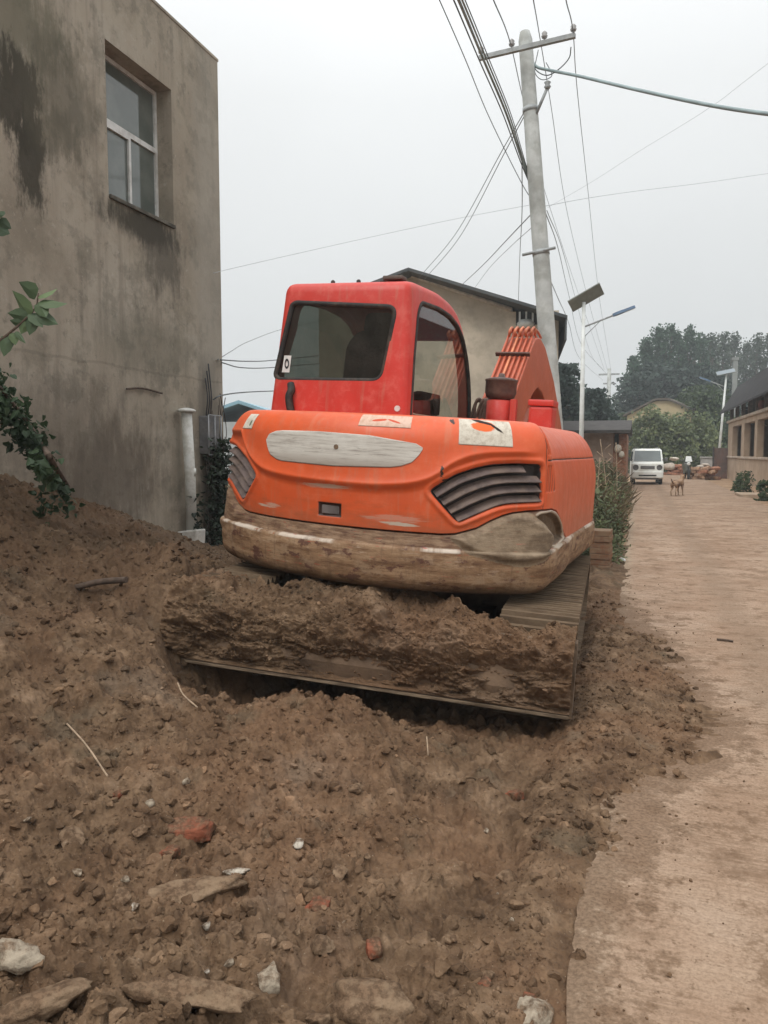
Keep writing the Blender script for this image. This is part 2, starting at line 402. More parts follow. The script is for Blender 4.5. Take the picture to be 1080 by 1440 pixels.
c = b.mix(b.math('MULTIPLY', b.mr(gr2, .52, .66), .30), c, (.55, .42, .30)); c = b.mix(b.math('MULTIPLY', b.mr(gr2, .47, .36), .45), c, (.22, .14, .085))
c = b.mix(b.math('MULTIPLY', b.mr(n2, .52, .63), .7), c, (.175, .105, .06))
c = b.mix(b.math('MULTIPLY', b.mr(b.noise(v, 1.9, 7, .72), .53, .64), .6), c, (.16, .095, .056))
sx = b.n('SeparateXYZ'); b.t.links.new(v, sx.inputs[0])
trk = b.mr(b.math('ABSOLUTE', b.math('SUBTRACT', b.math('ADD', sx.outputs[0], b.math('MULTIPLY', n1, .7)), 1.25)), .03, .30, 1, 0)
c = b.mix(b.math('MULTIPLY', trk, .42), c, (.23, .165, .112))
edge = b.mr(b.math('ADD', sx.outputs[0], b.math('MULTIPLY', n2, .3)), .02, .16, 1, 0)
c = b.mix(b.math('MULTIPLY', edge, .55), c, (.50, .41, .30))
c = b.mix(b.mr(fine, .36, .62, 0, .4), b.mix(.6, c, (.12, .075, .045)), c)
c = b.mix(b.math('MULTIPLY', b.mr(b.noise(v, 26, 5, .75), .57, .65), .7), c, (.13, .078, .046)); c = b.mix(b.math('MULTIPLY', b.mr(b.noise(v, 17, 6, .75), .60, .70), .25), c, (.58, .46, .34))
md = b.mr(b.math('ADD', b.attr('mud'), b.math('ADD', b.math('MULTIPLY', b.math('SUBTRACT', n2, .5), 2.2), b.math('MULTIPLY', b.math('SUBTRACT', b.noise(v, 21, 6, .75), .5), 1.6))), .42, .80); c = b.mix(b.math('MULTIPLY', md, .72), c, b.mix(b.mr(fine, .35, .65), (.10, .062, .037), (.20, .128, .08)))
nm = b.bump(gr, .4, .010); nm = b.bump(n2, .35, .02, nm); nm = b.bump(fine, .5, .004, nm)
MROAD = b.fin(c, .9, nm, 0, .2)
ys = np.r_[np.arange(-4, 9, .05), np.arange(9, 55.01, .4)]; nxr = 90
edgeL = -.145 + .03 * fbm(ys * 2.1, ys * 0, 91, 4) - .02 * np.abs(fbm(ys * 9, ys * 0, 92, 3)); edgeR = 3.52 + .10 * fbm(ys * .5, ys * 0, 93, 4)
V = []; 
for i, y in enumerate(ys):
    xs_ = np.linspace(edgeL[i], edgeR[i], nxr)
    zz = .008 * fbm(xs_ * .8, np.full(nxr, y * .8), 95, 4) - .012 * np.exp(-((xs_ - edgeL[i]) / .02) ** 2)
    V.append(np.r_[np.array([[edgeL[i] + .01, y, -.2]]), np.stack([xs_, np.full(nxr, y), zz], -1), np.array([[edgeR[i], y, -.2]])])
V = np.concatenate(V); ee = np.interp(V[:, 1], _ey, _ex) + .30 * fbm(V[:, 0] * 1.7, V[:, 1] * 1.7, 5, 4, .6) * sst(2.6, 3.6, V[:, 1])
mud = np.exp(-np.maximum(V[:, 0] - ee, 0) / .22) * sst(11, 8, V[:, 1]) + .9 * sst(2.9, 1.6, V[:, 1]) * sst(.6, 1.3, V[:, 0]) * .6
o = npmesh('road', V, gridfaces(len(ys), nxr + 2), MROAD, smooth=False, attrs={'mud': mud}); tag(o, kind='structure')
o.data.set_sharp_from_angle(angle=R(40)); 

# loose crumbs of soil: too many to count
def lumpy_ico(sub, seed, amp=.28):
    bm = bmesh.new(); bmesh.ops.create_icosphere(bm, subdivisions=sub, radius=1)
    r = np.random.default_rng(seed); V = np.array([v.co[:] for v in bm.verts]); bm.verts.index_update()
    Fc = np.array([[v.index for v in f.verts] for f in bm.faces]); bm.free()
    for _ in range(9):
        d = r.normal(size=3); d /= np.linalg.norm(d); o_ = r.uniform(.25, .85)
        s_ = V @ d; cut = s_ > o_; V[cut] -= np.outer((s_[cut] - o_) * .8, d)
    V *= (1 + amp * .5 * r.normal(size=(len(V), 1)).clip(-1.5, 1.5) * .5); return V * r.uniform(.7, 1.2, 3), Fc
protos = [lumpy_ico(2 if k < 4 else 1, 100 + k) for k in range(10)]
def scatter(name, P, S, mat, protos_, sink=.25, seed=1):
    r = np.random.default_rng(seed); Vs, Fs, off = [], [], 0
    for p, s in zip(P, S):
        V, Fc = protos_[r.integers(len(protos_))]; q = r.normal(size=4); q /= np.linalg.norm(q); w, x, y, z = q
        M_ = np.array([[1-2*(y*y+z*z), 2*(x*y-z*w), 2*(x*z+y*w)], [2*(x*y+z*w), 1-2*(x*x+z*z), 2*(y*z-x*w)], [2*(x*z-y*w), 2*(y*z+x*w), 1-2*(x*x+y*y)]])
        Vs.append((V @ M_.T) * s * np.array([1, 1, .85]) + p + np.array([0, 0, s * (1 - 2 * sink) * .6])); Fs.append(Fc + off); off += len(V)
    return npmesh(name, np.concatenate(Vs), np.concatenate(Fs), mat, smooth=False)
r = np.random.default_rng(5); n = 60000
d = .9 + 7.5 * r.random(n) ** 1.7; px = r.uniform(-150, 1000, n)
P0 = np.array([[at(a, 636, k)[0], at(a, 636, k)[1]] for a, k in zip(px, d)]); P0 = P0[(P0[:, 0] > -5.4) & (P0[:, 0] < .9)]
z0 = hdirt(P0[:, 0], P0[:, 1]); keep = ((z0 > -.045) & (P0[:, 0] < -.24) | (z0 > .002)) & ~((np.abs(P0[:, 0] + 1.6) < 1.0) & (P0[:, 1] > 4.7) & (P0[:, 1] < 8.5)); P0 = P0[keep]; z0 = z0[keep]
S0 = (.0030 + .0016 * P0[:, 1].clip(.5, 6) / 2) * (.55 + .75 * r.random(len(P0)) ** 2) + .030 * r.random(len(P0)) ** 13
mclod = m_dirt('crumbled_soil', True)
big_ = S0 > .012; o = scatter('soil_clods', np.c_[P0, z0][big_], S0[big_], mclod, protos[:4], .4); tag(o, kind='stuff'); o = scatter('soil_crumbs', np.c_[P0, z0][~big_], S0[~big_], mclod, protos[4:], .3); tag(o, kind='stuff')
# crumbs flung onto the concrete
n = 420; Y = 1.4 + 8 * r.random(n) ** 1.2; X = np.interp(Y, _ey, _ex) + r.exponential(.16, n); P1 = np.c_[X, Y, np.full(n, .001)]
o = scatter('road_crumbs', P1, .002 + .010 * r.random(n) ** 4, mclod, protos[4:]); tag(o, kind='stuff')

# ------------------------------------------------------------------ stones and rubble lying in the soil
def m_stone(name, base, cover):
    b = NB(name); v = b.co(); n = b.noise(v, 9, 6, .7); f = b.noise(v, 45, 5, .7); g = b.n('NewGeometry'); sp_ = b.n('SeparateXYZ'); b.t.links.new(g.outputs['Position'], sp_.inputs[0])
    c = b.mix(b.mr(n, .35, .65), tuple(.7 * x for x in base), base); c = b.mix(b.math('MULTIPLY', b.mr(f, .5, .7), .4), c, tuple(min(1, 1.3 * x) for x in base))
    k = b.mr(b.noise(v, 13, 7, .75), cover - .10, cover + .07, 1, 0); c = b.mix(b.math('MULTIPLY', k, .92), c, b.mix(b.mr(f, .4, .6), (.085, .052, .031), (.17, .108, .066)))
    nm = b.bump(n, .7, .02); nm = b.bump(f, .6, .008, nm); nm = b.bump(b.vor(v, 30), .4, .01, nm); return b.fin(c, .93, nm, 0, .15)
mst = {'pale': m_stone('pale_stone', (.36, .30, .225), .49), 'mud': m_stone('muddy_stone', (.23, .158, .10), .545), 'brick': m_stone('red_brick_fired', (.24, .080, .045), .52), 'white': m_stone('white_mortar', (.46, .41, .34), .51)}
def stone(name, label, px, py, size, kind, seed, cat='stone', sink=.5, rz=None, sub=4, group='stones in the dug soil'):
    p = hground(px, py); rr = np.random.default_rng(seed); V, Fc = lumpy_ico(4 if size[0] > .06 else 2, seed, .02)
    if cat == 'brick': V = np.sign(V) * np.abs(V) ** .45
    V = V / np.abs(V).max(0); q = V + seed * 3.1
    V = V * (1 + .22 * fbm(q[:, 0] * 1.6, q[:, 1] * 1.6 + q[:, 2] * 1.3, seed, 3)[:, None] + .12 * fbm(q[:, 0] * 5, q[:, 1] * 5 + q[:, 2] * 4, seed + 5, 4, .6)[:, None])
    V = V * np.array(size) / 2; V[:, 2] += size[2] * (.5 - sink)
    o = npmesh(name, V, Fc, mst[kind]); o.location = p; o.rotation_euler = (rr.uniform(-.2, .2), rr.uniform(-.2, .2), rr.uniform(0, 6) if rz is None else rz)
    return tag(o, label, cat, group)
stone('stone', 'pale flat stone at the bottom left corner of the dug soil', 18, 1342, (.20, .14, .09), 'pale', 1, rz=.3)
stone('stone', 'squarish pale block standing in the soil near the bottom', 380, 1385, (.12, .11, .12), 'pale', 2, sub=2, rz=.2)
stone('stone', 'large muddy boulder half buried at the bottom centre', 535, 1412, (.30, .20, .12), 'mud', 3, rz=.1)
stone('stone', 'long muddy slab lying diagonally above the white pebbles', 250, 1262, (.44, .14, .07), 'mud', 4, rz=.75)
stone('stone', 'long muddy slab with a dark hollow under its near side', 262, 1402, (.36, .13, .10), 'mud', 5, rz=.35)
stone('stone', 'rounded tan stone left of the half buried brick', 100, 1178, (.13, .10, .08), 'mud', 6)
stone('brick_fragment', 'bright red broken brick lying beside a tan wedge of stone', 449, 1276, (.085, .08, .06), 'brick', 7, 'brick', sub=2, group='broken bricks in the soil')
stone('stone', 'tan wedge shaped stone just above the bright red brick', 436, 1248, (.085, .07, .07), 'mud', 8)
stone('brick_fragment', 'dull reddish half brick sticking out over a dark hollow', 268, 1170, (.17, .10, .08), 'brick', 9, 'brick', sub=2, rz=.2, group='broken bricks in the soil')
stone('mortar_lump', 'crumbling white streak of mortar in the middle of the soil', 404, 1152, (.035, .10, .03), 'white', 10, 'mortar', sink=.62, rz=.3, group='white mortar lumps')
stone('mortar_lump', 'lower pale crumb below the white mortar streak', 420, 1185, (.05, .07, .03), 'white', 33, 'mortar', sink=.6, rz=.5, group='white mortar lumps')
stone('mortar_lump', 'flat white chip with a dark shadow beside the long slab', 332, 1224, (.10, .04, .035), 'white', 11, 'mortar', rz=.2, group='white mortar lumps')
stone('stone', 'small white pebble right of the diagonal slab', 291, 1302, (.034, .03, .03), 'white', 12)
stone('stone', 'small white pebble at the lower end of the diagonal slab', 190, 1274, (.03, .026, .026), 'white', 13)
stone('stone', 'small white pebble below the diagonal slab', 218, 1336, (.028, .026, .022), 'white', 14)
stone('stone', 'pale stone on the soil bank left of the dozer blade', 235, 838, (.20, .15, .10), 'pale', 15)
stone('stone', 'pale grey stone beside the round brown pebble', 210, 1130, (.045, .04, .035), 'pale', 16)
stone('stone', 'tan stone at the edge of the soil by the road corner', 745, 1425, (.12, .13, .06), 'pale', 17)
stone('stone', 'muddy clod stone right of the squarish pale block', 455, 1325, (.10, .08, .06), 'mud', 18)
stone('stone', 'narrow upright grey stone behind the white mortar streak', 371, 1178, (.06, .05, .08), 'mud', 19)
stone('stone', 'muddy boulder in the bottom left below the pale flat stone', 60, 1415, (.26, .18, .10), 'mud', 20)

# many more small stones sunk in the near soil
sr = np.random.default_rng(31)
for k in range(46):
    px, py = sr.uniform(0, 760), sr.uniform(1090, 1440)
    if px < 420 and sr.random() < .15: continue
    q = sr.uniform(.025, .075); kd = ['mud', 'mud', 'pale', 'mud', 'brick'][k % 5] if k % 15 else 'white'
    if kd == 'brick': stone('brick_fragment', 'small broken bit of muddy brick sunk in the near soil', px, py, (q, q * .8, q * .6), kd, 60 + k, 'brick', group='small brick bits in the near soil')
    elif kd == 'white': stone('stone', 'tiny white pebble sunk in the near soil among the muddy stones', px, py, (q * .4, q * .35, q * .3), kd, 60 + k, group='tiny white pebbles in the near soil')
    elif kd == 'pale': stone('stone', 'small pale stone half sunk in the near soil', px, py, (q * .8, q * .6, q * .5), kd, 60 + k, group='small pale stones in the near soil')
    else: stone('stone', 'small muddy stone half sunk in the near soil', px, py, (q * 1.3, q, q * .8), kd, 60 + k, group='small muddy stones in the near soil')
# twigs and straws
mtw = plain('dead_twig', (.34, .25, .17), .9, .3, 20, .3, 80); mtd = plain('dark_twig', (.08, .055, .04), .9, .3, 20, .3, 80)
def stick(name, label, pts, r, m, cat='twig', group=None):
    c = Vector(pts[0]); o = MB().tube([Vector(p) - c for p in bez(pts, 4)], r, 6).build(name, m); o.location = c; return tag(o, label, cat, group)
def gp(px, py, dz=0.015): p = hground(px, py); return p + Vector((0, 0, dz))
stick('straw', 'long pale straw lying on the soil at the left', [gp(95, 1042, .08), gp(122, 1076, .09), gp(152, 1115, .07)], .004, mtw, 'straw')
stick('twig', 'dark muddy branch on the bank below the leaning vine', [gp(105, 835, .04), gp(140, 833, .07), gp(178, 826, .05)], .022, mtd)
stick('twig', 'short dark twig lying on the concrete road', [onz(1008, 899, .012), onz(1020, 900, .014), onz(1031, 902, .012)], .009, mtd)
stick('twig', 'thin pale root hanging beside the left end of the blade', [gp(250, 968, .03), gp(258, 990, .05), gp(278, 1003, .03)], .004, mtw)
stick('straw', 'pale splinter standing upright in the soil heap right of the blade centre', [gp(602, 1062, .0), gp(600, 1052, .06)], .003, mtw, 'straw')
# ================================================================== LEFT HOUSE
def wall_grid(mb, us, zs, holes, mp, depth):
    """front face of a wall cut by rectangular openings, with their reveals; mp maps (u, z, inward) to a point"""
    us = sorted(set(us) | {h[0] for h in holes} | {h[1] for h in holes}); zs = sorted(set(zs) | {h[2] for h in holes} | {h[3] for h in holes})
    for i in range(len(us) - 1):
        for j in range(len(zs) - 1):
            u, z = (us[i] + us[i + 1]) / 2, (zs[j] + zs[j + 1]) / 2
            if any(h[0] < u < h[1] and h[2] < z < h[3] for h in holes): continue
            mb.add([mp(us[i], zs[j], 0), mp(us[i + 1], zs[j], 0), mp(us[i + 1], zs[j + 1], 0), mp(us[i], zs[j + 1], 0)], [(0, 1, 2, 3)])
    for (a, b_, c, d) in holes:
        for (p, q) in (((a, c), (b_, c)), ((b_, c), (b_, d)), ((b_, d), (a, d)), ((a, d), (a, c))):
            mb.add([mp(*p, 0), mp(*q, 0), mp(*q, depth), mp(*p, depth)], [(0, 1, 2, 3)])
b = NB('weathered_render'); v = b.co(); sx = b.n('SeparateXYZ'); b.t.links.new(v, sx.inputs[0]); Yc, Zc = sx.outputs[1], sx.outputs[2]
n1 = b.noise(v, .8, 6, .6); n2 = b.noise(v, 3.2, 7, .65); stk = b.noise(b.co((5, 5, .35)), 1.2, 5, .6)
c = b.ramp(n1, [(.3, (.262, .222, .172)), (.5, (.34, .295, .233)), (.7, (.395, .354, .292))])
c = b.mix(b.math('MULTIPLY', b.math('MULTIPLY', b.mr(stk, .48, .66), b.mr(n1, .35, .6)), .42), c, (.155, .128, .10))
c = b.mix(b.math('MULTIPLY', b.mr(b.noise(v, 1.7, 8, .72), .47, .62), .5), c, (.19, .165, .125))
c = b.mix(b.math('MULTIPLY', b.mr(n2, .50, .64), .5), c, (.145, .13, .10)); c = b.mix(b.math('MULTIPLY', b.mr(b.noise(v, 7, 8, .75), .56, .66), .5), c, (.13, .115, .09)); c = b.mix(b.math('MULTIPLY', b.mr(b.noise(v, 11, 6, .7), .60, .68), .4), c, (.45, .41, .35))
c = b.mix(b.math('MULTIPLY', b.mr(b.noise(v, 2.0, 4), .5, .7), .3), c, (.40, .35, .27))
def blob(cy, cz, ry, rz, amt, col, c, soft=.45, w=.75):
    dy = b.math('DIVIDE', b.math('SUBTRACT', Yc, cy), ry); dz = b.math('DIVIDE', b.math('SUBTRACT', Zc, cz), rz)
    q = b.math('ADD', b.math('SQRT', b.math('ADD', b.math('MULTIPLY', dy, dy), b.math('MULTIPLY', dz, dz))), b.math('ADD', b.math('MULTIPLY', b.math('SUBTRACT', b.noise(b.co((2.2, 2.2, 1.1)), 1.9, 7, .72), .5), w * 2.6), b.math('MULTIPLY', b.math('SUBTRACT', b.noise(b.co((9, 9, 1.6)), 1.5, 6, .7), .5), w * 1.5)))
    return b.mix(b.math('MULTIPLY', b.mr(q, 1 - soft, 1 + soft, 1, 0), amt), c, col)
MOLD = (.050, .045, .034)
c = blob(5.9, 5.45, .75, .55, .62, (.10, .098, .066), c, .5, 1.1); c = blob(6.0, 4.75, .30, .42, .9, MOLD, c, .3, 1.2); c = blob(6.12, 4.25, .20, .50, .92, MOLD, c, .3, .9); c = blob(6.45, 4.62, .35, .25, .5, (.10, .09, .065), c, .5, 1.2); c = blob(6.6, 5.0, .5, .5, .55, (.09, .082, .06), c)
c = blob(7.9, 4.10, .72, .17, .92, MOLD, c, .5, .8); c = blob(8.25, 3.85, .38, .42, .72, (.07, .062, .05), c, .5, 1.0)
c = blob(7.2, 1.25, .8, .55, .6, (.085, .066, .05), c); c = blob(7.9, 2.75, .9, .35, .4, (.11, .105, .08), c); c = blob(9.25, 2.2, .25, .55, .6, (.09, .078, .062), c)
c = blob(9.35, 4.2, .38, 2.6, .5, (.36, .335, .29), c, .6, .4); c = blob(6.6, 1.6, 1.0, .6, .45, (.11, .09, .07), c); c = blob(9.3, 1.0, .3, .9, .5, (.09, .08, .06), c)
seam = b.mr(b.math('ABSOLUTE', b.math('ADD', b.math('SUBTRACT', Zc, 2.45), b.math('MULTIPLY', b.math('SUBTRACT', n2, .5), .12))), .008, .02, 1, 0)
c = b.mix(b.math('MULTIPLY', seam, .2), c, (.06, .05, .04))
nm = b.bump(n2, .35, .03); nm = b.bump(b.noise(v, 45, 4, .65), .4, .006, nm); nm = b.bump(stk, .2, .02, nm)
MW = b.fin(c, .94, nm, 0, .15)
house = empty('plaster_house', (-5.5, 9.6, 0), 0, 'tall grey brown plastered house with mould stains and one upper window at the left', 'house')
X0, YA, YB, ZT = -5.5, -8.0, 9.62, 6.73
def off(o, par): o.parent = par; o.matrix_parent_inverse = par.matrix_basis.inverted(); return o
wb = MB(); WH = (7.26, 8.50, 4.27, 5.89)
wall_grid(wb, [YA, 2, 5, 9.0, YB], [-.4, 1.5, 3, ZT], [WH], lambda u, z, d: (X0 - d, u, z), .26)
wb.add([(X0, YB, -.4), (-14, YB, -.4), (-14, YB, ZT), (X0, YB, ZT)], [(0, 1, 2, 3)]); wb.add([(X0, YA, -.4), (-14, YA, -.4), (-14, YA, ZT), (X0, YA, ZT)], [(0, 1, 2, 3)])
wb.add([(-14, YA, -.4), (-14, YB, -.4), (-14, YB, ZT), (-14, YA, ZT)], [(0, 1, 2, 3)])
off(wb.build('wall', MW), house)
off(MB().bb((-14.02, YA - .02, ZT), (X0 + .012, YB + .012, ZT + .04), bev=.01).build('roof_slab', plain('coping', (.30, .26, .21), .9, .3, 3, .4)), house)
mfr = plain('white_window_frame', (.62, .62, .60), .5, .12, 6, .1, dirt=(.3, .28, .24), dirtamt=.5)
wx = X0 - .24; wf = MB(); fy0, fy1, fz0, fz1 = WH; zt = 5.18; t = .045
for a in ((fy0, fz0, fy1, fz0 + t), (fy0, fz1 - t, fy1, fz1), (fy0, zt - .03, fy1, zt + .03)): wf.bb((wx - .03, a[0], a[1]), (wx + .03, a[2], a[3]))
for y in (fy0, fy1 - t): wf.bb((wx - .029, y, fz0 + t), (wx + .029, y + t, fz1 - t))
win = off(wf.build('window', mfr), house)
ym = 7.93
for k, (a, bq, dx) in enumerate(((fy0 + t, ym + .03, .02), (ym - .02, fy1 - t, -.02))):
    s_ = MB(); xx = wx + dx
    for q in ((a, fz0 + t, bq, fz0 + t + .035), (a, zt - .065, bq, zt - .03)): s_.bb((xx - .014, q[0], q[1]), (xx + .014, q[2], q[3]))
    for y in (a, bq - .04): s_.bb((xx - .0135, y, fz0 + t + .035), (xx + .0135, y + .04, zt - .065))
    sash = s_.build('sash', mfr, win); sash.matrix_parent_inverse = win.matrix_basis.inverted()
mwg = NB('old_window_glass'); vv = mwg.co()
MWG = mwg.fin(mwg.mix(mwg.mr(mwg.noise(vv, 2.5, 4), .35, .7), (.09, .105, .094), (.14, .155, .14)), .05, None, 0, 1.0)  # grey green base raised to stand in for reflected sky
pn = MB().bb((wx - .004, fy0 + t, fz0 + t), (wx + .004, fy1 - t, zt - .03)).bb((wx - .004, fy0 + t, zt + .03), (wx + .004, fy1 - t, fz1 - t)).build('pane', MWG, win)
off(MB().bb((X0 - .23, fy0 + .001, fz0 - .03), (X0 + .03, fy1 - .001, fz0 + .012), bev=.006).build('window_sill', plain('mouldy_sill', (.10, .09, .07), .9, .4, 6, .4)), house)

# standing white drain pipe with its cap and footing
pvc = plain('white_pvc', (.60, .60, .56), .45, .12, 4, .1, dirt=(.28, .26, .2), dirtamt=.6)
pw = onx(270, 768, -5.36); pt_ = onx(262, 577, -5.36)
zp_ = float(hdirt(np.array([-5.36]), np.array([pw[1]]), False)[0]) + .10
pipe = empty('drain_pipe', (-5.36, pw[1], zp_), 0, 'upright white plastic pipe with a flat cap and concrete footing beside the house wall', 'pipe')
lean = Vector((0, pt_[1] - pw[1], pt_[2] - zp_)); 
MB().tube([(0, 0, .12), (0, -.01, .8), lean - Vector((0, 0, .02))], .066, 18).build('pipe_shaft', pvc, pipe)
MB().lathe(lean, [(.07, -.03), (.115, -.02), (.12, .0), (.09, .016), (.03, .03)], 18).build('pipe_cap', pvc, pipe)
MB().lathe((0, 0.0, .82), [(.07, 0), (.07, .10)], 18).build('pipe_joint', pvc, pipe)
V = [(-.12, -.13, -.12), (.13, -.11, -.12), (.12, .12, -.12), (-.11, .13, -.12), (-.13, -.14, .13), (.14, -.12, .16), (.13, .13, .15), (-.12, .13, .12)]
MB().add(V, [(0, 3, 2, 1), (4, 5, 6, 7), (0, 1, 5, 4), (1, 2, 6, 5), (2, 3, 7, 6), (3, 0, 4, 7)]).build('footing', plain('footing_concrete', (.55, .54, .50), .85, .15, 9, .5, dirt=(.3, .26, .2), dirtamt=.5), pipe, bevel=.02)
# meter box near the corner
mbx = onx(296, 612, -5.42)
box = empty('meter_box', (-5.5, mbx[1], mbx[2]), 0, 'small grey meter box with a wire frame door above the ivy at the house corner', 'box')
gm = plain('dull_grey_metal', (.16, .16, .165), .6, .25, 8, .2, dirt=(.1, .09, .07), dirtamt=.5)
MB().bb((.001, -.15, -.25), (.13, .15, .25), bev=.01).build('case', gm, box)
d = MB()
for q in (((-.16, -.26), (.16, -.26)), ((-.16, .26), (.16, .26)), ((-.16, -.26), (-.16, .26)), ((.16, -.26), (.16, .26)), ((.0, -.26), (.0, .26))): d.tube([(.15, q[0][0], q[0][1]), (.15, q[1][0], q[1][1])], .008, 6)
d.build('door_frame', plain('pale_wire', (.33, .34, .35), .5, .2), box)
d = MB(); 
for k in range(3): d.tube(bez([(.05, -.05 + .05 * k, .25), (.07, -.04 + .05 * k, .5), (.03, -.02 + .04 * k, .75 + .1 * k)], 5), .009, 6)
d.build('service_cable', plain('black_cable', (.03, .03, .032), .6, .2), box)

# ------------------------------------------------------------------ leaves and creepers
def leafmesh(P, S, rs, kind='heart', droop=.3, up=.5):
    """many bent leaves as arrays: base, two lobes, sides, tip, raised midrib"""
    L = {'heart': [(0, 0, 0), (-.36, -.10, .05), (-.50, .22, .07), (-.30, .62, .03), (0, 1.0, -.12), (.30, .62, .03), (.50, .22, .07), (.36, -.10, .05), (0, .4, -.07)],
         'oval': [(0, 0, 0), (-.13, .1, .02), (-.25, .4, .04), (-.17, .75, 0), (0, 1.05, -.10), (.17, .75, 0), (.25, .4, .04), (.13, .1, .02), (0, .5, -.04)],
         'blade': [(0, 0, 0), (-.02, .01, 0), (-.045, .35, .01), (-.03, .7, -.04), (0, 1.0, -.2), (.03, .7, -.04), (.045, .35, .01), (.02, .01, 0), (0, .5, 0)]}[kind]
    L = np.array(L); n = len(P)
    az = rs.uniform(0, 2 * PI, n); el = rs.normal(-droop, .45, n); ro = rs.normal(0, .6, n)
    f = np.stack([np.cos(az) * np.cos(el), np.sin(az) * np.cos(el), np.sin(el)], -1)
    s_ = np.stack([-np.sin(az), np.cos(az), 0 * az], -1); u = np.cross(s_, f); s2 = s_ * np.cos(ro)[:, None] + u * np.sin(ro)[:, None]; u2 = np.cross(s2, f)
    V = P[:, None, :] + S[:, None, None] * (L[None, :, 0:1] * s2[:, None] + L[None, :, 1:2] * f[:, None] + L[None, :, 2:3] * u2[:, None])
    T = np.array([(8, k, (k + 1) % 8) for k in range(8)]); Fc = (T[None] + 9 * np.arange(n)[:, None, None]).reshape(-1, 3)
    return V.reshape(-1, 3), Fc
VINE = leafmat('vine_leaf', (.038, .066, .032), (.105, .165, .08)); SAP = leafmat('sapling_leaf', (.10, .15, .085), (.25, .34, .15)); IVY = leafmat('ivy_leaf', (.028, .040, .026), (.065, .09, .055))
bark = plain('brown_bark', (.10, .07, .05), .9, .3, 20, .5, 60)
vr = np.random.default_rng(21)
# leaning creeper at the left edge
base = hground(112, 706); dv = 6.25
pth = [np.array(base) + np.array([0, 0, -.05]), at(88, 672, dv), at(62, 630, dv), at(36, 590, dv), at(8, 555, dv - .1), at(-30, 505, dv - .2)]
pth = bez(pth, 8); vine = empty('creeper', base, 0, 'dark green heart leaved creeper climbing a leaning stick at the left edge', 'creeper')
loc = lambda p: Vector(p) - Vector(base)
st = MB().tube([loc(p) for p in pth], [.024 - .012 * k / len(pth) for k in range(len(pth))], 7)
pk = hground(118, 745); st.tube([loc(np.array(base) + [.02, -.04, .12]), loc(np.array(pk) + [0, 0, -.03])], .018, 6)
st.build('stem', bark, vine)
P = []; S = []
for k in range(900):
    t = vr.uniform(.14, 1) ; i = int(t * (len(pth) - 1)); q = np.array(pth[i]); w = .02 + .085 * min(1, (t - .1) * 1.3)
    P.append(q + vr.normal(size=3) * [w * .8, w * .9, w * .75] + [0, 0, -.03 - .06 * vr.random()] - RT * .03); S.append(vr.uniform(.032, .072))
for k in range(60):
    q = at(vr.uniform(50, 105), vr.uniform(690, 722), dv + .15); P.append(q + vr.normal(size=3) * .03); S.append(vr.uniform(.04, .075))
V, Fc = leafmesh(np.array(P) - np.array(base), np.array(S), vr, 'heart', .85); npmesh('foliage', V, Fc, VINE, vine, False)
# a sapling leaning in at the left edge
sb = hground(-75, 800); sap = empty('sapling', sb, 0, 'young sapling twig with broad light green leaves leaning in at the left edge', 'sapling')
ds = 5.6; tw = bez([np.array(sb), at(-80, 640, ds), at(-50, 520, ds), at(5, 475, ds), at(32, 452, ds), at(50, 432, ds), at(54, 412, ds)], 6)
s2 = bez([at(-50, 520, ds), at(-40, 420, ds), at(-20, 350, ds), at(-2, 318, ds)], 5)
g = MB().tube([Vector(p) - sb for p in tw], [.016 - .012 * k / len(tw) for k in range(len(tw))], 7).tube([Vector(p) - sb for p in s2], .006, 6).build('stem', bark, sap)
def aleaf(px, py, tx, ty, s, tilt, d=ds):
    a = at(px, py, d); tip = at(tx, ty, d + vr.normal(0, .03)); f = tip - a; L_ = np.linalg.norm(f); f /= L_
    sd = np.cross(f, FW); sd /= np.linalg.norm(sd); u = np.cross(sd, f); sd2 = sd * math.cos(tilt) + u * math.sin(tilt); u2 = np.cross(sd2, f)
    L = np.array([(0, 0, 0), (-.30, .05, .03), (-.42, .32, .06), (-.27, .68, .03), (0, 1.0, -.08), (.27, .68, .03), (.42, .32, .06), (.30, .05, .03), (0, .42, -.06)])
    return a + L_ * (L[:, :1] * sd2 * s + L[:, 1:2] * f + L[:, 2:] * u2)
LV = [aleaf(*q) for q in [(52, 415, 28, 396, 1, .5), (52, 418, 82, 408, .8, .9), (54, 425, 66, 448, .8, .2), (56, 424, 96, 430, .7, .8), (42, 445, 20, 408, .8, .6), (40, 446, 12, 440, .9, .3), (36, 452, 30, 470, 1, .3),
                              (50, 440, 82, 458, .8, .5), (46, 446, 42, 472, .9, .1), (44, 440, 60, 462, .8, .7), (18, 468, 22, 486, .9, .3), (10, 472, 6, 502, .8, .2), (22, 466, 36, 484, .5, .6), (-2, 310, 16, 322, 1.2, .2), (-6, 320, 14, 330, 1.3, .4), (-4, 300, 6, 305, 1, .3), (30, 456, 14, 450, 1, .4)]]
V = np.concatenate(LV) - np.array(sb); T = np.array([(8, k, (k + 1) % 8) for k in range(8)]); npmesh('foliage', V, (T[None] + 9 * np.arange(len(LV))[:, None, None]).reshape(-1, 3), SAP, sap, False)
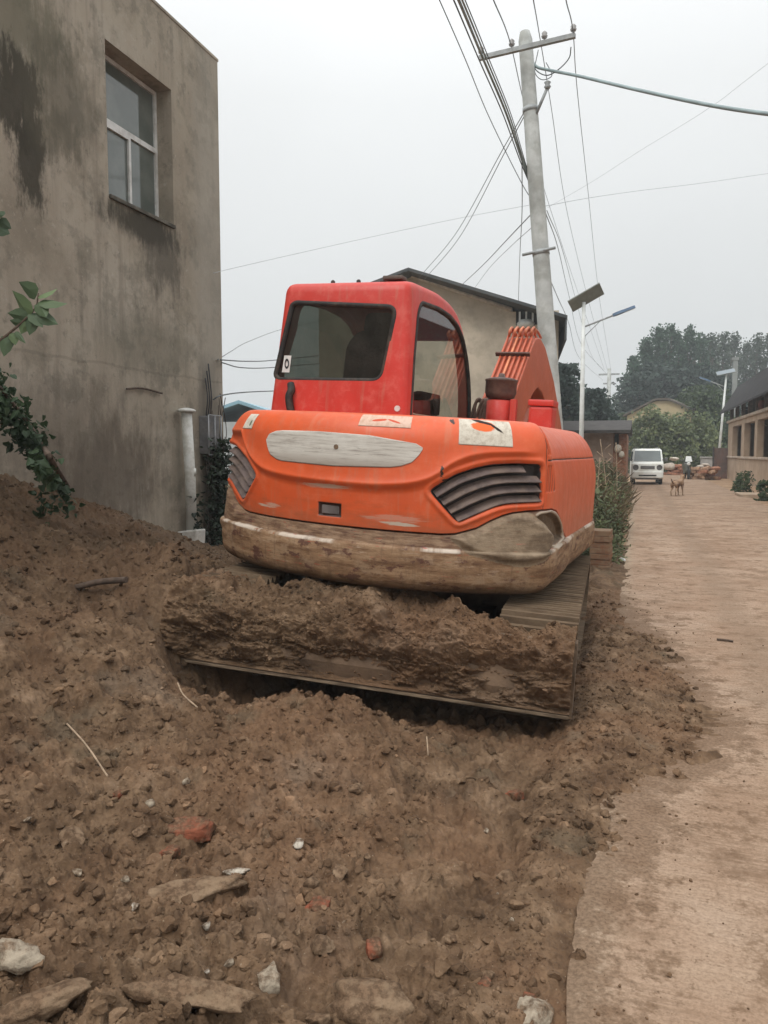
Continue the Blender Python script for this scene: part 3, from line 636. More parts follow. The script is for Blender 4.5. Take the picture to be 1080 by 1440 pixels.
# ivy and dry tendrils round the meter box
iv = empty('ivy', (-5.45, 9.2, .2), 0, 'dark ivy and dry tendrils climbing the house corner behind the white pipe', 'ivy')
d = MB()
for k in range(34):
    y = vr.uniform(9.02, 9.55); z1 = vr.uniform(1.2, 2.35); q = [(0.03 + .03 * vr.random(), y + vr.normal(0, .05) - 9.2, z) for z in np.linspace(0, z1 - .2, 5)]; d.tube(bez(q, 4), .006, 5, False)
d.build('tendrils', plain('dry_tendril', (.085, .07, .06), .9, .3), iv)
n = 900; z = vr.uniform(-.1, 1.5, n) ** 1.0; P = np.stack([vr.uniform(.02, .16, n), vr.uniform(-.22, .40, n) + .05 * vr.normal(size=n), z], -1)
k2 = 130; P = np.concatenate([P, np.stack([vr.uniform(.02, .2, k2), -.55 + vr.normal(0, .09, k2), vr.uniform(.0, .75, k2)], -1)])
V, Fc = leafmesh(P, vr.uniform(.04, .085, len(P)), vr, 'heart', .5); npmesh('foliage', V, Fc, IVY, iv, False)
# twig stuck on the wall
q = [onx(a, b_, -5.47) for a, b_ in ((178, 547), (200, 546), (228, 553))]; stick('twig', 'dead twig stuck to the house wall left of the pipe', q, .012, mtd)
# low leaves on the bank
n = 70; P = []
for k in range(n):
    p = hground(vr.uniform(0, 120), vr.uniform(690, 740)); P.append(np.array(p) + [0, 0, .02])
V, Fc = leafmesh(np.array(P), vr.uniform(.03, .06, n), vr, 'heart', .2); tag(npmesh('bank_weeds', V, Fc, VINE, None, False), kind='stuff')
# ================================================================== EXCAVATOR
exc = empty('excavator', MB_, 0, 'worn orange excavator with a red cab and mud caked blade seen from behind', 'excavator')
_m = Matrix([list(r_) for r_ in ML]); exc.rotation_euler = _m.to_euler()
RU = ML.T @ MU                                                       # upper structure is slewed against the tracks
TU = Matrix([list(r_) for r_ in RU]).to_4x4()
def upv(V): return np.asarray(V) @ RU.T
class UB(MB):
    """a builder whose shapes are given in the upper structure's frame"""
    def add(s, V, Fs, smooth=False, T=None):
        return super().add(V, Fs, smooth, TU @ T if T is not None else TU)

# --- paint
def m_paint(name, col, fade, hood=False):
    b = NB(name); v = b.co()
    n1 = b.noise(v, 1.6, 5, .6); n2 = b.noise(v, 9, 6, .7); sc = b.noise(b.co((2.5, 2.5, 30)), 2.2, 5, .75)
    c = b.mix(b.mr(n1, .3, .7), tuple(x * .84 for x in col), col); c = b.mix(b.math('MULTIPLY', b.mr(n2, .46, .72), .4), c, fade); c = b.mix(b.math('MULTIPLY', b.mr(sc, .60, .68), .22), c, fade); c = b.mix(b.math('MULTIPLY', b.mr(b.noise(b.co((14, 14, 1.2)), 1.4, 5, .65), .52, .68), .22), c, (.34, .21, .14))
    c = b.mix(b.math('MULTIPLY', b.mr(b.noise(v, 26, 5, .75), .64, .72), .45), c, tuple(.45 * x + .03 for x in col))
    rough = b.mr(n2, .3, .7, .42, .62)
    if hood:
        uz = b.attr('uz', True); su = b.n('SeparateXYZ'); b.t.links.new(uz, su.inputs[0]); U, Z = su.outputs[0], su.outputs[1]
        nu = b.noise(b.attr('uz', True, (3, 9, 1)), 2.0, 7, .7); ns = b.noise(b.attr('uz', True, (2.2, 26, 1)), 2.4, 6, .75); nd = b.noise(b.attr('uz', True, (9, 1.2, 1)), 1.6, 5, .65)
        c = b.mix(b.math('MULTIPLY', b.mr(nu, .48, .72), .35), c, tuple(.72 * x for x in col))
        low = b.mr(b.math('ADD', Z, b.math('MULTIPLY', nu, -.35)), .82, 1.05, 1, 0)
        c = b.mix(b.math('MULTIPLY', low, .55), c, (.27, .10, .045))
        c = b.mix(b.math('MULTIPLY', b.mr(nd, .55, .72), .28), c, (.50, .26, .16))
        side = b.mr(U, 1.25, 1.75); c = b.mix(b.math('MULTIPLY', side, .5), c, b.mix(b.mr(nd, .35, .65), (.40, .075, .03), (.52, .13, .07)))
        # scuffs: long pale scratches where the machine has scraped walls
        for (u0, z0, lu, lz, amt) in ((.62 - .3, 1.09, .13, .016, 1.), (-.70, 1.115, .09, .012, .9), (-.16, 1.285, .22, .02, .75), (.30, 1.12, .25, .03, .35), (-.62, 1.12, .10, .02, .6), (.9, 1.10, .1, .02, .5)):
            du = b.math('DIVIDE', b.math('SUBTRACT', U, u0), lu); dz = b.math('DIVIDE', b.math('SUBTRACT', Z, z0), lz)
            q = b.math('ADD', b.math('ADD', b.math('MULTIPLY', du, du), b.math('MULTIPLY', dz, dz)), b.math('MULTIPLY', b.math('SUBTRACT', ns, .5), 3.4))
            c = b.mix(b.math('MULTIPLY', b.mr(q, .2, .75, 1, 0), amt), c, (.50, .42, .33))
        c = b.mix(b.math('MULTIPLY', b.mr(ns, .655, .70), .35), c, (.55, .36, .24))
        # dark stalk-like tar marks
        for (u0, z0, lu, lz) in ((.56, 1.42, .012, .06), (.60, 1.372, .05, .010), (.61, 1.72, .02, .02)):
            du = b.math('DIVIDE', b.math('SUBTRACT', U, u0), lu); dz = b.math('DIVIDE', b.math('SUBTRACT', Z, z0), lz)
            q = b.math('ADD', b.math('ADD', b.math('MULTIPLY', du, du), b.math('MULTIPLY', dz, dz)), b.math('MULTIPLY', b.math('SUBTRACT', b.noise(b.attr('uz', True), 60, 4, .7), .5), 4))
            c = b.mix(b.mr(q, .3, .7, 1, 0), c, (.03, .02, .015))
        gr = b.attr('groove'); c = b.mix(b.mr(gr, .2, .8), c, (.045, .018, .012))
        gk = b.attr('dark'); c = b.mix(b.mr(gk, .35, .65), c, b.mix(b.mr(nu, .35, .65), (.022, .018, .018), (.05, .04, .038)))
        rim = b.attr('rim'); c = b.mix(b.mr(rim, .4, .6), c, (.50, .13, .05))
        rough = b.math('ADD', rough, b.math('MULTIPLY', b.mr(gk, .35, .65), .3))
    nm = b.bump(b.noise(v, 70, 3, .6), .06, .003); nm = b.bump(n1, .05, .03, nm)
    b.fin(c, rough, nm, 0, .4); b.p.inputs['Coat Weight'].default_value = .12; b.p.inputs['Coat Roughness'].default_value = .3
    return b.mat
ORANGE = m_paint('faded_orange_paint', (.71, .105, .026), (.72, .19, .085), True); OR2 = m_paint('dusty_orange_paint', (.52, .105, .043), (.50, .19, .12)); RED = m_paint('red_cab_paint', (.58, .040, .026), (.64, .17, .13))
BLACK = plain('black_rubber', (.022, .021, .02), .7, .3, 10, .2, dirt=(.12, .09, .06), dirtamt=.4)
STEEL = plain('muddy_steel', (.13, .085, .055), .8, .35, 5, .5, dirt=(.22, .145, .09), dirtamt=.8)
# --- plan path of the tail, arc length from its centre
def tailpath(hw, yc=1.78, Rr=1.68, rc=.26, yf=1.0):
    cy = -yc + Rr; cx = hw - rc; y0 = cy - math.sqrt((Rr - rc) ** 2 - cx ** 2); ae = math.atan2(cx, cy - y0)
    a = np.linspace(0, ae, 500); A = np.stack([Rr * np.sin(a), cy - Rr * np.cos(a)], -1)
    c_ = np.linspace(ae, PI / 2, 200)[1:]; Bq = np.stack([cx + rc * np.sin(c_), y0 - rc * np.cos(c_)], -1)
    S = np.stack([np.full(300, hw), np.linspace(y0, yf, 301)[1:]], -1); P = np.concatenate([A, Bq, S])
    d = np.r_[0, np.cumsum(np.linalg.norm(np.diff(P, axis=0), axis=1))]; t = np.gradient(P, d, axis=0); n = np.stack([t[:, 1], -t[:, 0]], -1)
    return P, d, n / np.linalg.norm(n, axis=1)[:, None]
PR = tailpath(1.12); PL = tailpath(1.235)
def pathpt(u):
    u = np.asarray(u, float); o = np.zeros((len(u), 2)); n = np.zeros((len(u), 2))
    for s_, (P, d, N) in ((1, PR), (-1, PL)):
        k = (u >= 0) if s_ > 0 else (u < 0); q = np.abs(u[k])
        for a in (0, 1): o[k, a] = np.interp(q, d, P[:, a]); n[k, a] = np.interp(q, d, N[:, a])
        if s_ < 0: o[k, 0] *= -1; n[k, 0] *= -1
    return o, n
MIR = -.30
def mir(p): return [(MIR - a, z) for a, z in p][::-1]
g_top = [(.49, 1.303), (.56, 1.355), (.64, 1.409), (.75, 1.452), (.849, 1.479), (1.0, 1.493), (1.183, 1.494)]; g_bot = [(.671, 1.121), (.742, 1.155), (.867, 1.216), (.93, 1.238), (.998, 1.251), (1.1, 1.259), (1.20, 1.264)]
GR = roundpoly(g_top + g_bot[::-1] + [(.585, 1.205)], .03, 3); GL = mir(GR)
def zB(u):
    ur = np.where(u > -.15, u, MIR - u)
    return np.interp(ur, [0, .4, .58, .663, .788, .871, .94, 1.0, 1.1, 1.2, 1.4, 1.6, 1.8, 1.95, 2.1, 3.7], [1.05, 1.049, 1.05, 1.057, 1.098, 1.148, 1.18, 1.198, 1.213, 1.219, 1.217, 1.19, 1.115, 1.02, .957, .93])
OVAL = roundpoly([(1.13, 1.185), (1.36, 1.195), (1.62, 1.15), (1.84, 1.05), (1.90, .985), (1.52, .965), (1.30, 1.02)], .10, 5)
BULGE = roundpoly([(.62, 1.03), (.80, 1.10), (.90, 1.165), (1.02, 1.21), (1.12, 1.20), (1.24, 1.14), (1.44, 1.045), (1.36, .97), (1.22, .90), (1.07, .868), (.90, .90), (.74, .94)], .03, 3)
RIDGE = bez([(-1.02, 1.60), (-.93, 1.50), (-.80, 1.41), (-.617, 1.353), (-.215, 1.328), (.217, 1.330), (.473, 1.378), (.633, 1.49), (.78, 1.545), (1.0, 1.565), (1.22, 1.565)], 6)
def polydist(P, L):
    L = np.array(L); d = np.full(len(P), 9.); 
    for a, e in zip(L[:-1], L[1:]):
        w = P - a; ev = e - a; t = np.clip(w @ ev / (ev @ ev), 0, 1); d = np.minimum(d, np.linalg.norm(w - t[:, None] * ev, axis=1))
    return d
ZT_, ZR = 1.745, 1.58
def hood_off(u, z):
    P = np.stack([u, z], -1); o = np.zeros(len(u))
    near = (np.abs(u) < 1.75)
    below = np.interp(u, [p[0] for p in RIDGE], [p[1] for p in RIDGE])
    dr = z - below
    o += near * np.where(np.abs(u) < 1.3, (.015 * np.exp(-np.maximum(dr, 0) / .035) * (dr > 0) + np.where(dr <= 0, .015 * np.exp(-(dr / .03) ** 2) - .014 * sst(0, .07, -dr), 0)), 0) * sst(1.3, 1.1, np.abs(u + .1))
    o += .028 * sst(-1.4, -.9, -np.abs(u + .1)) * np.exp(-((z - 1.30) / .3) ** 2)
    sg = np.minimum(sdpoly(P, GR), sdpoly(P, GL))
    o += -.055 * sst(.004, -.012, sg) + .010 * np.exp(-((sg - .022) / .014) ** 2)
    gro = np.zeros(len(u))
    def groove(d, w=.006, dep=.007):
        nonlocal o, gro
        m = np.exp(-(d / w) ** 2); o = o - dep * m; gro = np.maximum(gro, m)
    groove(np.abs(z - 1.518) + 10 * (u < 1.24), .005)
    groove(np.abs(u - 1.226) + 10 * ((z < 1.22) | (z > 1.75)), .005)
    vm = np.zeros(len(u))
    for k in range(5):
        us5 = (1.252, 1.275, 1.308, 1.375, 1.47)[k]; ws5 = (.006, .007, .012, .020, .028)[k]
        for (za, zb, ua, sl) in ((1.315, 1.492, us5, 0.), (1.545, 1.715, us5, -.20)):
            m = np.exp(-((u - ua - sl * (z - 1.55)) / ws5) ** 4) * sst(za, za + .012, z) * sst(zb, zb - .012, z); vm = np.maximum(vm, m)
    o -= .012 * vm; gro = np.maximum(gro, vm)
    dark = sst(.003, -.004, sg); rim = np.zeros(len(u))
    lt = sdpoly(P, [(-.215, 1.098), (-.05, 1.098), (-.05, 1.183), (-.215, 1.183)]); o -= .018 * sst(.002, -.006, lt); gro = np.maximum(gro, sst(.004, -.002, lt))
    return o, gro, dark, rim
US = np.unique(np.r_[np.linspace(-3.5, -1.7, 30), np.arange(-1.7, 1.75, .0065), np.linspace(1.75, 3.4, 60), PR[1][-1], -PL[1][-1]]); US = US[(US <= PR[1][-1]) & (US >= -PL[1][-1])]
def rounding(u): # top edge radius: tighter at the rear, wide along the flank
    k = sst(1.15, 1.55, np.abs(u)); return .13 * (1 - k) + .27 * k, .17 * (1 - k) + .46 * k
def hood_pts(u, z, extra=0.):
    """outer surface incl. rounding of the top edge"""
    a, h = rounding(u); z = np.minimum(z, ZT_ - 1e-4); q = np.clip((z - (ZT_ - h)) / h, 0, 1); rd = a * (1 - np.sqrt(np.maximum(0, 1 - q * q)))
    o, *_ = hood_off(u, z); p, n = pathpt(u); w = o - rd + extra; return np.stack([p[:, 0] + n[:, 0] * w, p[:, 1] + n[:, 1] * w, z], -1)
NR = 120
rows = []; at_ = {k: [] for k in ('uz', 'groove', 'dark', 'rim')}
zb_ = zB(US)
for tt in np.r_[-.02, np.linspace(0, 1, NR)]:
    if tt < 0: z = zb_.copy(); o, gro, dk, rm = np.full(len(US), -.05), US * 0, US * 0, US * 0; p, n = pathpt(US); V = np.stack([p[:, 0] + n[:, 0] * o, p[:, 1] + n[:, 1] * o, z], -1)
    else:
        s_ = 1 - (1 - tt) ** 1.0; z = zb_ + (ZT_ - zb_) * s_; 
        if tt == 1: z = np.full(len(US), ZT_ - 1e-4)
        o, gro, dk, rm = hood_off(US, z); V = hood_pts(US, z)
    rows.append(V); at_['uz'].append(np.stack([US, z, 0 * z], -1)); at_['groove'].append(gro); at_['dark'].append(dk); at_['rim'].append(rm)
for ex in (.06, .2, .45):
    V = rows[-1 if ex == .06 else -1].copy(); p, n = pathpt(US); c_ = np.array([-.0, -.2]); q = rows[NR].copy(); q[:, :2] = q[:, :2] + (c_ - q[:, :2]) * ex; q[:, 2] = ZT_ + .012 * min(1, ex * 4); rows.append(q)
    at_['uz'].append(np.stack([US, q[:, 2], 0 * US], -1)); at_['groove'].append(US * 0); at_['dark'].append(US * 0); at_['rim'].append(US * 0)
q = rows[-1].copy(); q[:, :2] = np.array([0, -.2]); rows.append(q); at_['uz'].append(np.stack([US, q[:, 2], 0 * US], -1)); [at_[k].append(US * 0) for k in ('groove', 'dark', 'rim')]
hood = npmesh('engine_hood', upv(np.concatenate(rows)), gridfaces(len(rows), len(US)), ORANGE, exc, True, {k: np.concatenate(v_) for k, v_ in at_.items()})

# --- cast counterweight below the hood: mud and bare-metal streaks run along it
b = NB('scraped_counterweight'); uz = b.attr('uz', True); su = b.n('SeparateXYZ'); b.t.links.new(uz, su.inputs[0]); U, Z = su.outputs[0], su.outputs[1]
s1 = b.noise(b.attr('uz', True, (1.7, 9, 1)), 1.6, 8, .72); s2 = b.noise(b.attr('uz', True, (4, 30, 1)), 1.6, 6, .7); bl = b.noise(b.attr('uz', True, (4, 7, 1)), 1.5, 6, .65); vz = b.noise(b.attr('uz', True), 14, 6, .7)
c = b.ramp(s1, [(.30, (.070, .036, .022)), (.42, (.155, .083, .043)), (.52, (.25, .148, .080)), (.62, (.33, .215, .125)), (.78, (.21, .125, .072))])
c = b.mix(b.math('MULTIPLY', b.mr(s2, .58, .68), .6), c, (.43, .33, .24))
c = b.mix(b.math('MULTIPLY', b.mr(bl, .55, .60), .85), c, (.085, .032, .024)); dr = b.noise(b.attr('uz', True, (16, 1.5, 1)), 1.5, 6, .7); c = b.mix(b.math('MULTIPLY', b.mr(dr, .52, .66), .5), c, (.13, .075, .045)); c = b.mix(b.math('MULTIPLY', b.mr(b.noise(b.attr('uz', True, (1, 1.4, 1)), 5, 8, .75), .52, .60), .6), c, (.33, .225, .14))
c = b.mix(b.math('MULTIPLY', b.mr(vz, .55, .7), .5), c, (.15, .085, .048))
up_ = b.mr(b.math('ADD', Z, b.math('MULTIPLY', b.math('SUBTRACT', s1, .5), .06)), .945, .975)
c = b.mix(b.math('MULTIPLY', up_, .55), c, b.mix(b.mr(s2, .42, .58), (.095, .05, .034), (.30, .20, .13)))
ln = b.mr(b.math('ABSOLUTE', b.math('SUBTRACT', Z, b.math('ADD', .951, b.math('MULTIPLY', b.math('SUBTRACT', bl, .5), .02)))), .005, .016, 1, 0)
c = b.mix(b.math('MULTIPLY', b.math('MULTIPLY', ln, b.mr(b.noise(b.attr('uz', True, (1.2, .1, 1)), 2.2, 5, .7), .46, .60)), .9), c, (.62, .54, .45))
c = b.mix(b.math('MULTIPLY', b.mr(b.noise(b.attr('uz', True, (2.5, 22, 1)), 3, 5, .7), .62, .66), .7), c, (.36, .055, .035))
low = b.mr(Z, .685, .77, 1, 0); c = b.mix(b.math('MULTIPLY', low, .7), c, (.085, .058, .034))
bg = b.attr('bulge'); c = b.mix(b.math('MULTIPLY', b.mr(bg, .3, .7), .85), c, b.mix(b.mr(b.math('ADD', b.math('MULTIPLY', s1, .6), b.math('MULTIPLY', vz, .4)), .38, .60), (.13, .093, .06), (.30, .23, .155)))
c = b.mix(b.math('MULTIPLY', b.mr(bg, .3, .7), b.math('MULTIPLY', b.mr(s2, .60, .68), .5)), c, (.42, .13, .09))
ov = b.attr('oval'); c = b.mix(b.mr(ov, .4, .6), c, b.mix(b.mr(vz, .35, .65), (.085, .055, .032), (.15, .10, .06)))
ri = b.attr('orim'); c = b.mix(b.math('MULTIPLY', b.mr(ri, .4, .7), .8), c, (.46, .39, .31))
nm = b.bump(s1, .5, .012); nm = b.bump(vz, .45, .01, nm); nm = b.bump(b.noise(b.attr('uz', True), 70, 4, .7), .35, .004, nm)
CWM = b.fin(c, .72, nm, 0, .3)
rows = []; at_ = {k: [] for k in ('uz', 'bulge', 'oval', 'orim')}
def cw_row(z, o):
    P = np.stack([US, z], -1); sb_ = sdpoly(P, BULGE); so = sdpoly(P, OVAL)
    sl = sdpoly(P, mir(BULGE))
    bm_ = sst(.006, -.004, sb_); o = o + .034 * sst(.003, -.05, sb_) * sst(.84, .95, z) + .022 * sst(.003, -.06, sl); ovm = sst(.004, -.004, so) * (1 - bm_); o = o - .035 * sst(.004, -.016, so) * (1 - bm_) + .012 * np.exp(-((so - .012) / .012) ** 2) * (1 - bm_)
    o = o + .006 * fbm(US * 5, z * 9, 3, 3)
    p, n = pathpt(US); rows.append(np.stack([p[:, 0] + n[:, 0] * o, p[:, 1] + n[:, 1] * o, z], -1))
    at_['uz'].append(np.stack([US, z, 0 * z], -1)); at_['bulge'].append(bm_); at_['oval'].append(ovm); at_['orim'].append(np.exp(-((so - .012) / .012) ** 2) * (1 - bm_))
ZL = .955; sidek = sst(1.9, 2.3, np.abs(US))
zt0 = np.maximum(zB(US) - .012, ZL + .004)
p, n = pathpt(US)
cw_row(zt0, np.full(len(US), -.09))
for t in np.linspace(0, 1, 40): 
    cw_row(zt0 + (ZL + .003 - zt0) * t, -.004 + .016 * t + 0 * US)
LED = .034
cw_row(np.full(len(US), ZL), LED * (1 - .6 * sidek)); cw_row(np.full(len(US), ZL - .012), LED * (1 - .6 * sidek) + .006)
for t in np.linspace(.1, 1, 14): z = ZL - .012 - t * .143; cw_row(np.full(len(US), z), LED * (1 - .6 * sidek) + .006 + .006 * math.sin(PI * t))
for a in np.linspace(8, 90, 12): cw_row(np.full(len(US), .800 - .115 * math.sin(R(a))), LED * (1 - .6 * sidek) + .006 - .10 * (1 - math.cos(R(a))))
cw_row(np.full(len(US), .685), np.full(len(US), -.55 + .0) * sst(3.6, .8, np.abs(US)) - .12)
cw = npmesh('counterweight', upv(np.concatenate(rows)), gridfaces(len(rows), len(US)), CWM, exc, True, {k: np.concatenate(v_) for k, v_ in at_.items()})

# --- louvred grilles in the two rear corners
gm_ = plain('dusty_grille_plastic', (.115, .085, .078), .75, .35, 9, .35, dirt=(.20, .145, .115), dirtamt=.75)
def resample(L, n):
    L = np.array(L); d = np.r_[0, np.cumsum(np.linalg.norm(np.diff(L, axis=0), axis=1))]; t = np.linspace(0, d[-1], n); return np.stack([np.interp(t, d, L[:, 0]), np.interp(t, d, L[:, 1])], -1)
def base_pt(u, z, o):
    p, n = pathpt(u); return np.stack([p[:, 0] + n[:, 0] * o, p[:, 1] + n[:, 1] * o, z], -1)
def grille(m):
    T_, B_ = resample(bez(g_top, 4), 60), resample(bez(g_bot, 4), 60); Vs = []; Fs = []; off_ = 0
    for k in range(4):
        vs = (k + .10) / 4.0; e0, e1 = (1, 59) if k else (1, 50)
        rws = []
        for dv, o in ((.04, -.050), (.10, -.032), (.165, -.012), (.19, -.002), (.212, -.006), (.20, -.05)):
            Q = T_ + (B_ - T_) * (vs + dv); Q = Q[e0:e1]; u = (MIR - Q[:, 0]) if m else Q[:, 0]
            rws.append(base_pt(u, Q[:, 1], np.full(len(u), o) + .018))
        V = np.concatenate(rws); Vs.append(V); Fs.append(gridfaces(6, len(rws[0]), False, off_)); off_ += len(V)
    return npmesh('grille', upv(np.concatenate(Vs)), np.concatenate(Fs), gm_, hood, True)
grille(False); grille(True)

# --- patches that follow the hood: painted-over name panel, stickers, latch
def patch(name, u, zt, zb, o, mat, parent, rows_=10, label=None):
    u = np.asarray(u, float); zt = np.asarray(zt, float); zb = np.asarray(zb, float); V = []; uv = []
    for t in np.linspace(0, 1, rows_): z = zt + (zb - zt) * t; V.append(hood_pts(u, z, o)); uv.append(np.stack([u, z, 0 * u], -1))
    z = zb; V.append(hood_pts(u, z, -.002)); uv.append(uv[-1]); V.insert(0, hood_pts(u, zt, -.002)); uv.insert(0, uv[0])
    ob = npmesh(name, upv(np.concatenate(V)), gridfaces(rows_ + 2, len(u))[:, ::1], mat, parent, True, {'uz': np.concatenate(uv)}); 
    if label: ob['label'] = label
    return ob
b = NB('scraped_white_panel'); s1 = b.noise(b.attr('uz', True, (1.6, 26, 1)), 2.2, 6, .7); s2 = b.noise(b.attr('uz', True, (3, 5, 1)), 2, 5, .6); uz = b.attr('uz', True); su = b.n('SeparateXYZ'); b.t.links.new(uz, su.inputs[0])
c = b.ramp(s1, [(.30, (.23, .20, .17)), (.45, (.47, .43, .38)), (.6, (.60, .57, .51)), (.75, (.40, .35, .30))]); c = b.mix(b.math('MULTIPLY', b.mr(s2, .5, .7), .45), c, (.66, .63, .57))
lo = b.mr(b.math('ADD', su.outputs[1], b.math('MULTIPLY', s1, -.12)), 1.36, 1.43, 1, 0); c = b.mix(b.math('MULTIPLY', lo, .6), c, (.23, .18, .14))
c = b.mix(b.math('MULTIPLY', b.mr(b.noise(b.attr('uz', True, (2, 20, 1)), 4, 4, .7), .62, .68), .6), c, (.16, .13, .11))
PANEL = b.fin(c, .7, b.bump(s1, .25, .004), 0, .3)
uu = np.linspace(-.685, .44, 110)
pt = np.interp(uu, [-.685, -.66, -.6, -.528, -.232, .111, .40, .44], [1.548, 1.585, 1.605, 1.613, 1.619, 1.612, 1.578, 1.556])
pb = np.interp(uu, [-.685, -.66, -.63, -.56, -.516, -.116, .255, .32, .383, .42, .44], [1.538, 1.49, 1.452, 1.425, 1.418, 1.412, 1.428, 1.44, 1.466, 1.51, 1.545])
npan = patch('name_panel', uu, pt, pb, .004, PANEL, hood, 26)
uq, zq = np.array([-.098]), np.array([1.53]); P0_ = hood_pts(uq, zq, .004)[0]
UB().lathe(P0_, [(.016, -.004), (.016, .006), (.010, .010)], 8, 'y').build('bolt', STEEL, npan)
def m_sticker(name, peel=False, red=False):
    b = NB(name); v = b.attr('uz', True); n = b.noise(v, 22, 6, .7); f = b.noise(v, 70, 4, .7)
    c = b.mix(b.mr(n, .4, .65), (.62, .57, .48), (.46, .40, .32)); c = b.mix(b.math('MULTIPLY', b.mr(f, .55, .7), .5), c, (.30, .25, .2))
    su = b.n('SeparateXYZ'); b.t.links.new(v, su.inputs[0])
    def ell(u0, z0, lu, lz, k, sc=22):
        du = b.math('DIVIDE', b.math('SUBTRACT', su.outputs[0], u0), lu); dz = b.math('DIVIDE', b.math('SUBTRACT', su.outputs[1], z0), lz)
        return b.math('ADD', b.math('ADD', b.math('MULTIPLY', du, du), b.math('MULTIPLY', dz, dz)), b.math('MULTIPLY', b.math('SUBTRACT', b.noise(v, sc, 5, .7), .5), k))
    def seg(u0, z0, u1, z1, w):
        L_ = math.hypot(u1 - u0, z1 - z0); cx, cz = (u0 + u1) / 2, (z0 + z1) / 2; cu, sv = (u1 - u0) / L_, (z1 - z0) / L_
        x = b.math('SUBTRACT', su.outputs[0], cx); z = b.math('SUBTRACT', su.outputs[1], cz)
        a_ = b.math('DIVIDE', b.math('ADD', b.math('MULTIPLY', x, cu), b.math('MULTIPLY', z, sv)), L_ / 2); p_ = b.math('DIVIDE', b.math('ADD', b.math('MULTIPLY', x, -sv), b.math('MULTIPLY', z, cu)), w)
        return b.math('ADD', b.math('ADD', b.math('MULTIPLY', a_, a_), b.math('MULTIPLY', p_, p_)), b.math('MULTIPLY', b.math('SUBTRACT', n, .5), 2.2))
    if peel:
        c = b.mix(b.mr(ell(.80, 1.700, .082, .034, 1.5), .6, .9, 1, 0), c, (.72, .14, .04)); 
        c = b.mix(b.mr(seg(.72, 1.742, .86, 1.712, .010), .5, 1, 1, 0), c, (.03, .02, .018)); c = b.mix(b.mr(seg(.83, 1.725, .925, 1.662, .009), .5, 1, 1, 0), c, (.03, .02, .018))
    if red: c = b.mix(b.mr(seg(.10, 1.700, .21, 1.712, .008), .5, 1, 1, 0), c, (.50, .06, .04)); c = b.mix(b.mr(seg(.20, 1.715, .30, 1.69, .006), .5, 1, 1, 0), c, (.50, .06, .04)); c = b.mix(.28, c, (.75, .2, .08))
    if not peel and not red: c = b.mix(b.mr(ell(-.925, 1.65, .016, .026, 3.), .4, .9, 1, 0), c, (.12, .15, .10))
    return b.fin(c, .75, None, 0, .2)
patch('sticker', np.linspace(.648, .972, 50), np.interp(np.linspace(0, 1, 50), [0, 1], [1.7405, 1.738]), np.full(50, 1.587), .0025, m_sticker('peeled_sticker', True), hood, 24, 'cracked white sticker with an orange peeled patch')
patch('sticker', np.linspace(.028, .358, 40), np.full(40, 1.737), np.full(40, 1.666), .0025, m_sticker('faded_sticker', False, True), hood, 16, 'faded cream sticker with a red scratch')
patch('sticker', np.linspace(-1.01, -.885, 20), np.full(20, 1.712), np.full(20, 1.61), .0025, m_sticker('small_sticker'), hood, 16, 'small square white sticker')
c_ = hood_pts(np.array([-.132]), np.array([1.14]), .0)[0]
UB().box((c_[0], c_[1] + .004, c_[2]), (.12, .02, .055), bev=.006).build('latch', plain('grey_latch', (.12, .10, .095), .6, .3), hood)

# --- deck and front of the upper structure
UB().bb((-1.12, -.9, .80), (1.10, 1.3, .95)).bb((-1.1, .2, .952), (1.08, .98, 1.40)).build('deck', STEEL, exc)

# --- cab
prof = [(-.70, 1.30), (.98, 1.30), (1.0, 1.95), (.96, 2.18), (.87, 2.38), (.74, 2.57), (.57, 2.70), (.35, 2.765), (.0, 2.79), (-.55, 2.765), (-.70, 2.74)]
prof = roundpoly(prof, .09, 3)
def cabx(z, right):
    t = (z - 1.3) / 1.45
    return (-.035 - .065 * t) if right else (-1.235 + .10 * t * t)
def leanY(y, z): return y - .05 * max(0, (1.95 - z)) * (1 if y < 0 else 0) - (.06 if y < -.3 else 0) * (1 - (z - 1.3) / 1.4)
bm = bmesh.new(); A_ = [bm.verts.new((cabx(z, False), leanY(y, z), z)) for y, z in prof]; B2 = [bm.verts.new((cabx(z, True), leanY(y, z), z)) for y, z in prof]
m_ = len(prof)
for i in range(m_): bm.faces.new((A_[i], A_[(i + 1) % m_], B2[(i + 1) % m_], B2[i]))
fl = bm.faces.new(A_[::-1]); fr_ = bm.faces.new(B2); bmesh.ops.recalc_face_normals(bm, faces=bm.faces[:])
bmesh.ops.bevel(bm, geom=list({e for f in (fl, fr_) for e in f.edges}), offset=.075, segments=5, affect='EDGES', profile=.5, clamp_overlap=True)
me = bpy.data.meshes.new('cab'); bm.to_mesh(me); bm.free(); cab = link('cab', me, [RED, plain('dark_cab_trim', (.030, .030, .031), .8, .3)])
inn = [( -.64, 1.34), (.93, 1.34), (.945, 1.95), (.905, 2.17), (.82, 2.36), (.70, 2.52), (.54, 2.645), (.33, 2.705), (.0, 2.73), (-.53, 2.70), (-.63, 2.66)]
def cutter(V1, V2):
    n = len(V1); me = bpy.data.meshes.new('cut'); me.from_pydata([tuple(map(float, p)) for p in V1] + [tuple(map(float, p)) for p in V2], [], [tuple(range(n))[::-1], tuple(range(n, 2 * n))] + [(i, (i + 1) % n, n + (i + 1) % n, n + i) for i in range(n)])
    b_ = bmesh.new(); b_.from_mesh(me); bmesh.ops.recalc_face_normals(b_, faces=b_.faces[:]); b_.to_mesh(me); b_.free()
    o = bpy.data.objects.new('cut', me); COL.objects.link(o); me.materials.append(None); return o
